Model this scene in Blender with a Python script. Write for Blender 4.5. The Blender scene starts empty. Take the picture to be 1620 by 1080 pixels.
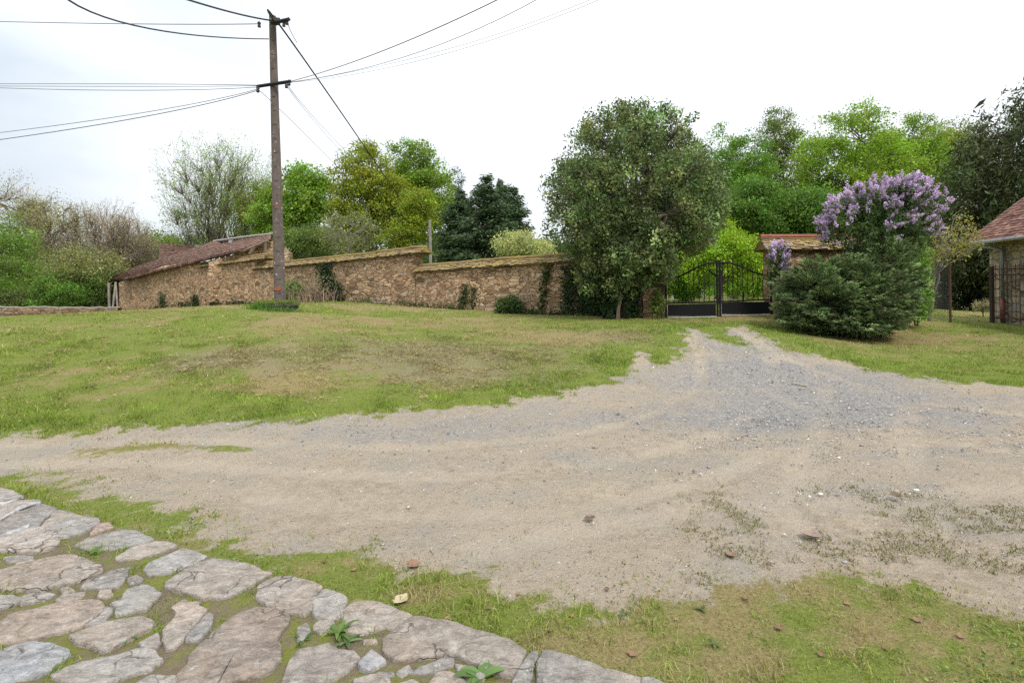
import bpy, math, random
import numpy as np
from mathutils import Vector, Matrix

rng = np.random.default_rng(7)
random.seed(7)
C = bpy.context.scene.collection
R = math.radians

# ------------------------------------------------------------------ camera model (survey of the photograph)
F = 860.0; CX, CYH = 810.0, 452.0; EYE = 1.62; ROLL = R(-0.9)
cR, sR = math.cos(ROLL), math.sin(ROLL)
def ray(px, py):
    x = (px-CX)/F; y = (CYH-py)/F
    return np.array([x*cR-y*sR, 1.0, x*sR+y*cR])
def P(px, py, d):
    r = ray(px, py)
    return np.array([r[0]*d, d, EYE+r[2]*d])
def to_px(p):
    X, Y, Z = p[..., 0]/p[..., 1], p[..., 1], (p[..., 2]-EYE)/p[..., 1]
    x = X*cR+Z*sR; y = -X*sR+Z*cR
    return CX+x*F, CYH-y*F

# ------------------------------------------------------------------ ground heights: thin plate spline through surveyed points
ctrl = [tuple(p) for p in [
    P(0,580,8.5), P(0,530,11), P(0,505,14), P(300,580,8.5), P(300,530,10.7), P(300,491,14), P(150,495,15), P(200,494,16),
    P(443,486,15), P(443,520,11.2), P(443,570,8.9), P(600,580,8.9), P(600,530,11.5), P(600,500,15), P(850,560,10), P(850,520,13), P(850,500,18.2),
    P(190,492,37.8), P(320,487,31.7), P(420,481,28.1), P(540,477,24.8), P(660,486,22.2), P(760,492,20.4),
    P(1055,504,16.5), P(1136,501,16.5), P(1222,498,16.5), P(1100,520,12.7), P(1060,560,10.5), P(960,600,8.8),
    P(1250,600,8.7), P(1250,555,10.7), P(1400,590,9.2), P(1620,612,8.1), P(1620,540,12.8), P(1500,525,14.7), P(1567,509,17.6), P(1335,533,13.9),
    P(60,501,30), P(0,506,21), P(0,505,26), P(110,501,24), P(200,496,23), P(300,491,21), P(-200,514,18), P(-300,516,26), P(1136,474,35), P(1480,488,30), P(1540,492,29)]]
for x, y in [(-9,1.5),(-5,1),(0,1),(5,1),(9,1.5),(-9,4.5),(-4,4),(0,4),(4,4),(9,4.5),(-7,5.6),(-3,5.8),(0,6),(4,6.3),(8,6.5),(-10,-6),(0,-6),(10,-6),(-14,4),(14,5)]:
    ctrl.append((x, y, -0.03))
ctrl += [(-5.8,6.2,0.0),(-3.9,6.6,0.0),(-1.65,6.8,0.0),(-.1,7.4,0.0)]
ctrl += [(-14,8.5,.45),(-18,13,.9),(-24,16,.85),(-30,26,.4),(-34,40,.3),(-10,45,.5),(5,45,.55),(20,45,.2),(35,40,.1),(26,18,.15),(22,9,.0),(0,70,.5),(-50,70,.4),(50,70,.2)]
ctrl = np.array(ctrl)
def tps_fit(c, lam=0.004):
    xy = c[:, :2]; n = len(c)
    d2 = ((xy[:, None]-xy[None])**2).sum(-1)
    K = np.where(d2 > 0, .5*d2*np.log(d2+1e-12), 0)+lam*np.eye(n)
    Pm = np.c_[np.ones(n), xy]
    A = np.block([[K, Pm], [Pm.T, np.zeros((3, 3))]])
    return np.linalg.solve(A, np.r_[c[:, 2], 0, 0, 0])
TW = tps_fit(ctrl)
def vnoise(p, seed=0):
    """value noise 2-D, -1..1"""
    p = np.asarray(p, float); i = np.floor(p).astype(np.int64); f = p-i; f = f*f*(3-2*f)
    def h(ix, iy):
        n = (ix*374761393+iy*668265263+seed*974711) & 0xffffffff
        n = ((n ^ (n >> 13))*1274126177) & 0xffffffff
        return ((n ^ (n >> 16)) & 0xffff)/32767.5-1
    a, b = h(i[..., 0], i[..., 1]), h(i[..., 0]+1, i[..., 1])
    c, d = h(i[..., 0], i[..., 1]+1), h(i[..., 0]+1, i[..., 1]+1)
    return (a*(1-f[..., 0])+b*f[..., 0])*(1-f[..., 1])+(c*(1-f[..., 0])+d*f[..., 0])*f[..., 1]
def fbm(p, seed=0, oct=4):
    s, a, t = 0, 1, 0
    for k in range(oct):
        s = s+a*vnoise(np.asarray(p)*2**k+k*17.3, seed+k); t += a; a *= .55
    return s/t
def gz_raw(xy):
    out = np.empty(len(xy))
    for k in range(0, len(xy), 20000):
        q = xy[k:k+20000]
        d2 = ((q[:, None]-ctrl[None, :, :2])**2).sum(-1)
        out[k:k+20000] = (.5*d2*np.log(d2+1e-12))@TW[:-3]+TW[-3]+q@TW[-2:]
    r = np.hypot(xy[:, 0], xy[:, 1]-10)
    w = np.clip((r-38)/30, 0, 1); w = w*w*(3-2*w)
    out = out*(1-w)+.4*w
    return out
def grow(a, b, s0, k):
    o = [a]; s = s0
    while abs(o[-1]-a) < abs(b-a):
        o.append(o[-1]+math.copysign(s, b-a)); s *= k
    return o[1:]
gx = np.array(sorted(grow(-9, -420, .12, 1.07)+list(np.arange(-9, 11.01, .08))+grow(11, 420, .12, 1.07)))
gy = np.array(sorted(grow(.9, -30, .15, 1.2)+list(np.arange(.9, 9.0, .07))+list(np.arange(9.0, 19, .16))+grow(19, 450, .2, 1.06)))
GXX, GYY = np.meshgrid(gx, gy)
gxy = np.c_[GXX.ravel(), GYY.ravel()]
GZ = gz_raw(gxy)
GZ0 = GZ.copy()
GZ = GZ+.025*fbm(gxy*.9, 3)*np.clip(gxy[:, 1]/6, .2, 1)+.012*fbm(gxy*3.1, 9)
_pv = (gxy-np.array((-4.2, 4.49)))@np.array((-.4357, -.9001))
_w = np.clip((_pv-.03)/.09, 0, 1); GZ = GZ*(1-_w)+_w*(-.012+.006*fbm(gxy*2.3, 13))
GZg = GZ.reshape(GXX.shape)
def gz(x, y):
    x = np.atleast_1d(np.asarray(x, float)); y = np.atleast_1d(np.asarray(y, float))
    i = np.clip(np.searchsorted(gx, x)-1, 0, len(gx)-2); j = np.clip(np.searchsorted(gy, y)-1, 0, len(gy)-2)
    u = np.clip((x-gx[i])/(gx[i+1]-gx[i]), 0, 1); v = np.clip((y-gy[j])/(gy[j+1]-gy[j]), 0, 1)
    return (GZg[j, i]*(1-u)+GZg[j, i+1]*u)*(1-v)+(GZg[j+1, i]*(1-u)+GZg[j+1, i+1]*u)*v
def g1(x, y): return float(gz(x, y)[0])
def G(px, py):
    r = ray(px, py); d = np.arange(1.2, 60, .02)
    z = EYE+r[2]*d; g = gz(r[0]*d, d)
    k = np.argmax(z < g)
    d = d[k] if (z < g).any() else 40
    return np.array([r[0]*d, d, g[k]])
def GP(px, d):
    """ground point in the direction of column px at depth d"""
    x = ray(px, 470)[0]*d
    return np.array([x, d, g1(x, d)])

# ------------------------------------------------------------------ node helpers
class NB:
    def __init__(s, name):
        s.m = bpy.data.materials.new(name); s.m.use_nodes = True
        s.t = s.m.node_tree; s.t.nodes.clear()
        s.co = s.n('ShaderNodeTexCoord').outputs['Object']
    def n(s, t): return s.t.nodes.new(t)
    def put(s, sock, v):
        if isinstance(v, bpy.types.NodeSocket): s.t.links.new(v, sock)
        elif isinstance(v, (tuple, list)) and sock.type == 'RGBA' and len(v) == 3: sock.default_value = (*v, 1)
        else: sock.default_value = v
    def noise(s, scale, detail=4, rough=.55, vec=None, dist=0, color=False):
        n = s.n('ShaderNodeTexNoise'); s.put(n.inputs['Vector'], vec or s.co)
        n.inputs['Scale'].default_value = scale; n.inputs['Detail'].default_value = detail
        n.inputs['Roughness'].default_value = rough; n.inputs['Distortion'].default_value = dist
        return n.outputs['Color' if color else 'Fac']
    def vor(s, scale, vec=None, feature='F1', out='Color', rand=1):
        n = s.n('ShaderNodeTexVoronoi'); n.feature = feature; s.put(n.inputs['Vector'], vec or s.co)
        n.inputs['Scale'].default_value = scale; n.inputs['Randomness'].default_value = rand
        return n.outputs[out]
    def ramp(s, fac, *stops):
        n = s.n('ShaderNodeValToRGB'); e = n.color_ramp.elements
        for k, (p, c) in enumerate(stops):
            if not isinstance(c, (tuple, list)): c = (c, c, c)
            el = e[k] if k < 2 else e.new(p)
            el.position = p; el.color = (*c, 1)
        s.put(n.inputs[0], fac); return n.outputs[0]
    def mix(s, f, a, b, mode='MIX'):
        n = s.n('ShaderNodeMix'); n.data_type = 'RGBA'; n.blend_type = mode
        s.put(n.inputs[0], f); s.put(n.inputs[6], a); s.put(n.inputs[7], b); return n.outputs[2]
    def math(s, op, a, b=0.0, clamp=False):
        n = s.n('ShaderNodeMath'); n.operation = op; n.use_clamp = clamp
        s.put(n.inputs[0], a); s.put(n.inputs[1], b); return n.outputs[0]
    def sstep(s, v, lo, hi):
        n = s.n('ShaderNodeMapRange'); n.interpolation_type = 'SMOOTHSTEP'
        s.put(n.inputs[0], v); n.inputs[1].default_value = lo; n.inputs[2].default_value = hi; return n.outputs[0]
    def attr(s, name, out='Color'):
        n = s.n('ShaderNodeAttribute'); n.attribute_name = name; return n.outputs[out]
    def mapv(s, scale=(1, 1, 1), rot=(0, 0, 0), vec=None):
        n = s.n('ShaderNodeMapping'); s.put(n.inputs['Vector'], vec or s.co)
        n.inputs['Scale'].default_value = scale; n.inputs['Rotation'].default_value = rot; return n.outputs[0]
    def addv(s, a, b, f=1.0):
        n = s.n('ShaderNodeVectorMath'); n.operation = 'MULTIPLY_ADD'
        s.put(n.inputs[0], b); n.inputs[1].default_value = (f, f, f); s.put(n.inputs[2], a); return n.outputs[0]
    def bump(s, h, strength=.5, dist=.02, normal=None):
        n = s.n('ShaderNodeBump'); n.inputs['Strength'].default_value = strength; n.inputs['Distance'].default_value = dist
        s.put(n.inputs['Height'], h)
        if normal: s.put(n.inputs['Normal'], normal)
        return n.outputs[0]
    def out(s, col, rough=.85, normal=None, metal=0, spec=.3, trans=None, transf=.35):
        b = s.n('ShaderNodeBsdfPrincipled')
        s.put(b.inputs['Base Color'], col); s.put(b.inputs['Roughness'], rough); s.put(b.inputs['Metallic'], metal)
        b.inputs['Specular IOR Level'].default_value = spec
        if normal: s.put(b.inputs['Normal'], normal)
        o = s.n('ShaderNodeOutputMaterial'); sh = b.outputs[0]
        if trans is not None:
            t = s.n('ShaderNodeBsdfTranslucent'); s.put(t.inputs[0], trans)
            mx = s.n('ShaderNodeMixShader'); mx.inputs[0].default_value = transf
            s.t.links.new(sh, mx.inputs[1]); s.t.links.new(t.outputs[0], mx.inputs[2]); sh = mx.outputs[0]
        s.t.links.new(sh, o.inputs[0]); return s.m

def leaf_mat(name, transf=.38, rough=.5, spec=.3):
    b = NB(name); c = b.attr('tint')
    return b.out(c, rough, spec=spec, trans=b.mix(1.0, c, (1.25, 1.2, .7), 'MULTIPLY'), transf=transf)
M_leaf = leaf_mat('leaf')
M_gloss = leaf_mat('glossy_leaf', .25, .5, .22)
M_needle = leaf_mat('needle', .15, .6, .2)
M_grass = leaf_mat('grass_blade', .3, .6, .2)
M_petal = leaf_mat('petal', .35, .7, .1)
def bark(name, a, b_, sc=6):
    b = NB(name); n = b.noise(sc, 5, .65, b.mapv((1, 1, .35)))
    n2 = b.noise(sc*.35, 3)
    c = b.mix(b.sstep(n, .3, .7), a, b_); c = b.mix(b.math('MULTIPLY', b.sstep(n2, .5, .7), .5), c, (.16, .17, .11))
    return b.out(c, .9, b.bump(n, .6, .03))
M_bark = bark('bark', (.07, .055, .042), (.17, .14, .11))
M_barkp = bark('pale_bark', (.15, .125, .1), (.28, .25, .21))

def tint_mat(name, rough=.85, bumpscale=60, bs=.3, mottled=.25, moss=None, spec=.25, metal=0):
    b = NB(name); c = b.attr('tint'); n = b.noise(bumpscale, 4, .65); n2 = b.noise(bumpscale*.12, 4, .6)
    c = b.mix(1.0, c, b.ramp(n2, (.3, 1-mottled), (.7, 1+mottled)), 'MULTIPLY')
    c = b.mix(1.0, c, b.ramp(n, (.3, 1-mottled), (.7, 1+mottled)), 'MULTIPLY')
    if moss:
        col, lo, hi = moss
        mm = b.sstep(b.math('ADD', b.noise(2.3, 5, .7), b.math('MULTIPLY', b.noise(30, 3), .25)), lo, hi)
        c = b.mix(mm, c, b.mix(b.noise(9, 4), col, tuple(x*.45 for x in col)))
    return b.out(c, rough, b.bump(n, bs, .02), spec=spec, metal=metal)
M_tile_old = tint_mat('old_roof_tile', .9, 40, .4, .3, ((.30, .20, .05), .69, .84))
M_tile_moss = tint_mat('mossy_tile', .95, 45, .7, .4, ((.37, .285, .095), .48, .74))
M_tile = tint_mat('clay_tile', .85, 50, .3, .22, ((.25, .22, .12), .80, .95))
M_iron = tint_mat('black_iron', .75, 90, .1, .12, None, .12)
M_wood = tint_mat('weathered_wood', .9, 30, .4, .3)
M_zinc = tint_mat('zinc', .5, 30, .1, .2, None, .5, .4)
M_stuff = tint_mat('loose_bits', .9, 80, .2, .15)

def masonry(name, base, mort, zs=2.7, scale=2.8, patches=True, rand=1.0, warp=.22):
    b = NB(name)
    w = b.noise(2.5, 2, .5, color=True)
    v = b.addv(b.mapv((1, 1, zs), (0, 0, 0)), w, warp)
    cell = b.vor(scale, v, rand=rand); edge = b.vor(scale, v, 'DISTANCE_TO_EDGE', 'Distance', rand)
    cell2 = b.vor(scale*2.3, v); edge2 = b.vor(scale*2.3, v, 'DISTANCE_TO_EDGE', 'Distance')
    sel = b.sstep(b.noise(1.3, 2), .48, .52)
    cel = b.mix(sel, cell, cell2)
    e = b.mix(sel, edge, b.math('MULTIPLY', edge2, 1.4))
    n = b.noise(14, 5, .65); nb = b.noise(.55, 3)
    sepr = b.n('ShaderNodeSeparateColor'); b.put(sepr.inputs[0], cel)
    c = b.ramp(sepr.outputs[0], (0, base[0]), (.3, base[1]), (.62, base[2]), (.85, base[3]), (1, base[4]))
    c = b.mix(1.0, c, b.ramp(sepr.outputs[1], (0, .72), (1, 1.25)), 'MULTIPLY')
    c = b.mix(1.0, c, b.ramp(n, (.25, .7), (.75, 1.25)), 'MULTIPLY')
    c = b.mix(1.0, c, b.ramp(nb, (.3, (.78, .76, .76)), (.7, (1.15, 1.12, 1.08))), 'MULTIPLY')
    mf = b.sstep(b.math('ADD', e, b.math('MULTIPLY', b.noise(20, 3), -.05)), .0, .035)
    c = b.mix(mf, b.mix(b.noise(6, 3), mort, tuple(x*.5 for x in mort)), c)
    if patches:
        pm = b.sstep(b.math('ADD', b.noise(.9, 4, .6), 0), .62, .70)
        c = b.mix(b.math('MULTIPLY', pm, .55), c, (.42, .36, .27))
    h = b.math('ADD', b.math('MULTIPLY', b.sstep(e, 0, .09), 1.0), b.math('MULTIPLY', n, .5))
    return b.out(c, .95, b.bump(h, .9, .06), spec=.15)
WB = ((.22, .145, .09), (.44, .29, .17), (.53, .385, .25), (.35, .215, .13), (.56, .48, .38))
M_wall = masonry('rubble_masonry', WB, (.31, .22, .14))
WB2 = ((.34, .27, .2), (.5, .40, .29), (.56, .46, .35), (.42, .31, .2), (.4, .37, .34))
M_house = masonry('dressed_stone', WB2, (.46, .39, .3), zs=1.8, scale=2.4, rand=.45, warp=.08)

# ------------------------------------------------------------------ mesh builder
class MB:
    def __init__(s): s.V = []; s.F = {3: [], 4: []}; s.T = []; s.n = 0
    def add(s, V, Fs, tint=(1, 1, 1)):
        V = np.asarray(V, float).reshape(-1, 3)
        for f in (Fs if isinstance(Fs, list) else [Fs]):
            f = np.asarray(f, np.int64)
            if len(f): s.F[f.shape[1]].append(f+s.n)
        t = np.asarray(tint, float)
        s.T.append(np.broadcast_to(t, (len(V), 3)) if t.ndim == 1 else t)
        s.V.append(V); s.n += len(V); return s
    def build(s, name, mat, parent=None, smooth=False, loc=None, attrs=None):
        V = np.concatenate(s.V); T = np.concatenate(s.T)
        if loc is not None: V = V-np.asarray(loc)
        me = bpy.data.meshes.new(name)
        f3 = np.concatenate(s.F[3]) if s.F[3] else np.zeros((0, 3), np.int64)
        f4 = np.concatenate(s.F[4]) if s.F[4] else np.zeros((0, 4), np.int64)
        me.vertices.add(len(V)); me.vertices.foreach_set('co', V.astype(np.float32).ravel())
        nl = f3.size+f4.size; me.loops.add(nl)
        me.loops.foreach_set('vertex_index', np.r_[f3.ravel(), f4.ravel()].astype(np.int32))
        me.polygons.add(len(f3)+len(f4))
        st = np.r_[np.arange(len(f3))*3, f3.size+np.arange(len(f4))*4]
        me.polygons.foreach_set('loop_start', st.astype(np.int32))
        me.polygons.foreach_set('use_smooth', np.full(len(st), smooth))
        me.update(calc_edges=True)
        ca = me.color_attributes.new('tint', 'FLOAT_COLOR', 'POINT')
        ca.data.foreach_set('color', np.c_[T, np.ones(len(T))].astype(np.float32).ravel())
        for k, v in (attrs or {}).items():
            a = me.attributes.new(k, 'FLOAT', 'POINT'); a.data.foreach_set('value', np.asarray(v, np.float32))
        me.materials.append(mat); me.validate()
        o = bpy.data.objects.new(name, me); C.objects.link(o)
        if parent is not None: o.parent = parent
        elif loc is not None: o.location = loc
        return o
    # shapes
    def box(s, c, sz, rot=0.0, tint=(1, 1, 1), tilt=None):
        x, y, z = np.asarray(sz)/2
        V = np.array([(a*x, b*y, c_*z) for c_ in (-1, 1) for a, b in ((-1, -1), (1, -1), (1, 1), (-1, 1))])
        if tilt is not None: V = V@np.array(tilt.to_3x3()).T
        cc, ss = math.cos(rot), math.sin(rot)
        V = V@np.array([[cc, ss, 0], [-ss, cc, 0], [0, 0, 1]])+np.asarray(c)
        return s.add(V, np.array([(0, 3, 2, 1), (4, 5, 6, 7), (0, 1, 5, 4), (1, 2, 6, 5), (2, 3, 7, 6), (3, 0, 4, 7)]), tint)
    def tube(s, pts, rad, sides=6, tint=(1, 1, 1), cap=True):
        pts = np.asarray(pts, float); n = len(pts)
        rad = np.broadcast_to(np.asarray(rad, float), (n,))
        t = np.gradient(pts, axis=0); t /= np.linalg.norm(t, axis=1)[:, None]+1e-12
        up = np.array([0, 0, 1.0]) if abs(t[0, 2]) < .9 else np.array([1.0, 0, 0])
        a = np.cross(t, up); a /= np.linalg.norm(a, axis=1)[:, None]+1e-9; b = np.cross(t, a)
        ang = np.arange(sides)*2*math.pi/sides
        V = pts[:, None]+rad[:, None, None]*(np.cos(ang)[None, :, None]*a[:, None]+np.sin(ang)[None, :, None]*b[:, None])
        i = np.arange(n-1)[:, None]*sides; j = np.arange(sides)[None]; k = (j+1) % sides
        Fq = np.stack([i+j, i+k, i+sides+k, i+sides+j], -1).reshape(-1, 4)
        V = V.reshape(-1, 3); fs = [Fq]
        if cap:
            V = np.r_[V, pts[:1], pts[-1:]]; m = n*sides
            fs.append(np.array([(m, (q+1) % sides, q) for q in range(sides)]+[(m+1, (n-1)*sides+q, (n-1)*sides+(q+1) % sides) for q in range(sides)]))
        return s.add(V, fs, tint)
    def leaves(s, c, L, W, tint, dirs=None, dmix=0.0, droop=0.0):
        n = len(c); a = rng.normal(size=(n, 3))
        a /= np.linalg.norm(a, axis=1)[:, None]
        if dirs is not None:
            a = a*(1-dmix)+dirs*dmix
        a[:, 2] -= droop
        a /= np.linalg.norm(a, axis=1)[:, None]+1e-9
        b = np.cross(a, rng.normal(size=(n, 3))); b /= np.linalg.norm(b, axis=1)[:, None]+1e-9
        L = np.broadcast_to(L, (n,))[:, None]; W = np.broadcast_to(W, (n,))[:, None]
        V = np.stack([c+a*L*.5, c+b*W*.5-a*L*.08, c-a*L*.5, c-b*W*.5-a*L*.08], 1).reshape(-1, 3)
        Fq = np.arange(n*4).reshape(n, 4)
        return s.add(V, Fq, np.repeat(tint, 4, 0))
    def blades(s, p, h, w, lean, tint, seg2=True):
        n = len(p); th = rng.uniform(0, 2*math.pi, n)
        side = np.c_[np.cos(th), np.sin(th), np.zeros(n)]*w[:, None]*.5
        ph = rng.uniform(0, 2*math.pi, n)
        ld = np.c_[np.cos(ph), np.sin(ph), np.zeros(n)]*(lean*h)[:, None]
        up = np.c_[np.zeros((n, 2)), h]
        base = p-np.array([0, 0, .004])
        tip = base+up*np.sqrt(np.clip(1-.6*lean**2, .1, 1))[:, None]+ld
        if seg2:
            mid = base+up*.55+ld*.3
            V = np.stack([base-side, base+side, mid+side*.75, mid-side*.75, tip], 1).reshape(-1, 3)
            k = np.arange(n)[:, None]*5
            return s.add(V, [k+np.array([[0, 1, 2, 3]]), k+np.array([[3, 2, 4]])], np.repeat(tint, 5, 0))
        V = np.stack([base-side, base+side, tip], 1).reshape(-1, 3)
        return s.add(V, np.arange(n*3).reshape(n, 3), np.repeat(tint, 3, 0))

def tag(o, label=None, cat=None, group=None, kind=None):
    for k, v in (('label', label), ('category', cat), ('group', group), ('kind', kind)):
        if v: o[k] = v
    return o
def thing(name, loc, label, cat, group=None):
    o = bpy.data.objects.new(name, None); o.empty_display_size = .2; C.objects.link(o)
    o.location = tuple(float(v) for v in loc); return tag(o, label, cat, group)
def tvar(col, n, v=.18, hue=.08):
    t = np.asarray(col)[None]*np.exp(rng.normal(0, v, (n, 1)))
    t = t*np.exp(rng.normal(0, hue, (n, 3)))
    return t

# ------------------------------------------------------------------ masks of the track
def gpoly(pts): return np.array([G(*p)[:2] for p in pts])
up_edge = [(0,692),(150,680),(300,674),(450,668),(600,660),(720,650),(800,640),(870,627),(930,613),(985,598),(1000,570),(1010,553),(1025,560),(1035,585),(1070,565),(1078,545),(1072,530),(1090,520),(1112,526),(1128,534),(1150,545),(1180,549),(1168,538),(1146,525),(1148,518),(1188,517),(1215,538),(1265,556),(1330,572),(1400,590),(1470,602),(1540,608),(1615,612)]
lo_edge = [(1615,962),(1500,958),(1400,940),(1300,932),(1150,940),(1000,935),(850,922),(700,902),(560,888),(450,872),(350,846),(260,812),(200,788),(100,766),(0,752)]
pu, pl = gpoly(up_edge), gpoly(lo_edge)
dirt_poly = np.r_[[(-40, 7.5), (-12, 6.3)], pu, [(9.5, 7.7), (14, 7.2), (40, 7)], [(40, 1.2), (12, 1.7), (4.5, 2.3)], pl, [(-8, 5.4), (-12, 5.6), (-40, 5.8)]]
def sdist(poly, q):
    """signed distance, + inside"""
    a = poly; b = np.roll(poly, -1, 0); best = np.full(len(q), 1e9); ins = np.zeros(len(q), bool)
    for p0, p1 in zip(a, b):
        d = p1-p0; t = np.clip(((q-p0)@d)/(d@d+1e-12), 0, 1)
        best = np.minimum(best, np.hypot(*(q-p0-t[:, None]*d).T))
        c = ((p0[1] > q[:, 1]) != (p1[1] > q[:, 1]))
        xi = p0[0]+(q[:, 1]-p0[1])*(p1[0]-p0[0])/((p1[1]-p0[1]) if abs(p1[1]-p0[1]) > 1e-12 else 1e-12)
        ins ^= c & (q[:, 0] < xi)
    return np.where(ins, best, -best)
pv_line = np.array([(-4.2, 4.49), (.51, 2.21)])
pv_d = (pv_line[1]-pv_line[0])/np.linalg.norm(pv_line[1]-pv_line[0]); pv_n = np.array([pv_d[1], -pv_d[0]])
def pave_d(q): return (q-pv_line[0])@pv_n          # + inside the paving
def polydist(poly, q):
    best = np.full(len(q), 1e9)
    for p0, p1 in zip(poly[:-1], poly[1:]):
        d = p1-p0; t = np.clip(((q-p0)@d)/(d@d+1e-12), 0, 1); best = np.minimum(best, np.hypot(*(q-p0-t[:, None]*d).T))
    return best
RUTS = [gpoly(p) for p in (
 [(1085,525),(1110,560),(1105,610),(1040,650),(920,685),(740,705),(500,706),(250,698),(0,706)],
 [(1165,522),(1215,555),(1235,600),(1200,655),(1080,705),(880,745),(620,752),(380,742),(150,730),(0,735)],
 [(1190,535),(1290,590),(1320,640),(1260,700),(1080,770),(850,815),(600,815),(420,790)],
 [(1130,560),(1180,600),(1290,650),(1430,690),(1620,715)], [(1230,560),(1330,600),(1450,635),(1620,655)],
 [(1300,640),(1280,720),(1262,800),(1255,860)], [(1430,640),(1440,720),(1458,800),(1480,880)],
 [(1620,770),(1400,790),(1150,800),(950,830),(760,870)])]
strip = gpoly([(120,714),(230,703),(330,705),(400,713),(300,718),(180,720)])
def sm(v, a, b):
    t = np.clip((v-a)/(b-a), 0, 1); return t*t*(3-2*t)
def fields(q):
    n1 = fbm(q*1.1, 21); n2 = fbm(q*4.3, 5)
    sd = sdist(dirt_poly, q)
    n4 = fbm(q*9, 6)
    dirt = sm(sd+.24*n1+.36*n2*np.clip(.3+q[:, 1]*.08, 0, 1)+.30*n4, -.34, .34)
    st = sm(sdist(strip, q)+.12*n1+.2*n2, -.12, .12)
    dirt = np.clip(dirt-.75*st, 0, 1)
    # clumps of turf left on the bare ground
    px, py = to_px(np.c_[q, GZI(q)]) if len(q) else (0, 0)
    grass = 1-dirt
    # worn bank, dead grass, bright edges
    dry = np.clip(.44+.8*fbm(q*.6, 31)+.5*fbm(q*np.array((2.2, 3.4)), 32)+.3*n4, 0, 1)
    dry = np.where(q[:, 1] < 5, np.clip(dry-.04+.5*fbm(q*5.5, 34), 0, 1), dry)
    edge = np.exp(-((sd+.45)/.55)**2)*(q[:, 1] > 5)
    dry = np.clip(dry-.65*edge, 0, 1)
    gr = lambda x, y, rx, ry: np.exp(-((q[:, 0]-x)/rx)**2-((q[:, 1]-y)/ry)**2)
    gravel = np.clip(.85*gr(4.2, 8.3, 2.2, 1.6)+.55*gr(3.3, 6.6, 3.2, .9)+.42*gr(-1.5, 6.3, 3.5, .5)+.5*gr(4.6, 11.0, 1.3, 1.9)+.25*gr(0, 5.2, 2.5, .4)+.38*fbm(q*np.array((.7, 1.6)), 41)+.22*n2-.3*sm(q[:, 1], 5, 3.6), 0, 1)
    worn = np.clip(gr(-1.6, 9.5, 2.6, 1.6)+.7*gr(-4.8, 8.8, 1.2, .7)+.5*gr(2.4, 12, 1.6, 1.3)+.35*fbm(q*1.3, 33)+.25*n2, 0, 1)
    dirt = dirt*np.where((q[:, 1] > 10.3) & (sd > -.3), np.clip(.84+.45*n4+.3*n2, .4, 1), 1); grass = 1-dirt
    scar = .75*gr(-4.75, 8.75, .42, .16)+.8*gr(-5.2, 8.5, .3, .12)+.6*gr(-4.0, 9.4, .5, .12)+.5*gr(-6.8, 8.1, .5, .14)
    grass = np.clip(grass-.7*np.clip(scar*(1+.8*n4), 0, 1), 0, 1)
    rut = np.zeros(len(q))
    for k, c in enumerate(RUTS):
        dd = polydist(c, q)+.05*n2+.05*fbm(q*2.2, 80+k)
        rut = np.maximum(rut, np.exp(-(dd/.17)**2)*np.clip(.72+.75*fbm(q*.9, 90+k), 0, 1))
    return dict(grass=grass, dry=dry, gravel=gravel, sd=sd, worn=worn, rut=rut)
def GZI(q): return gz(q[:, 0], q[:, 1])

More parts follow.
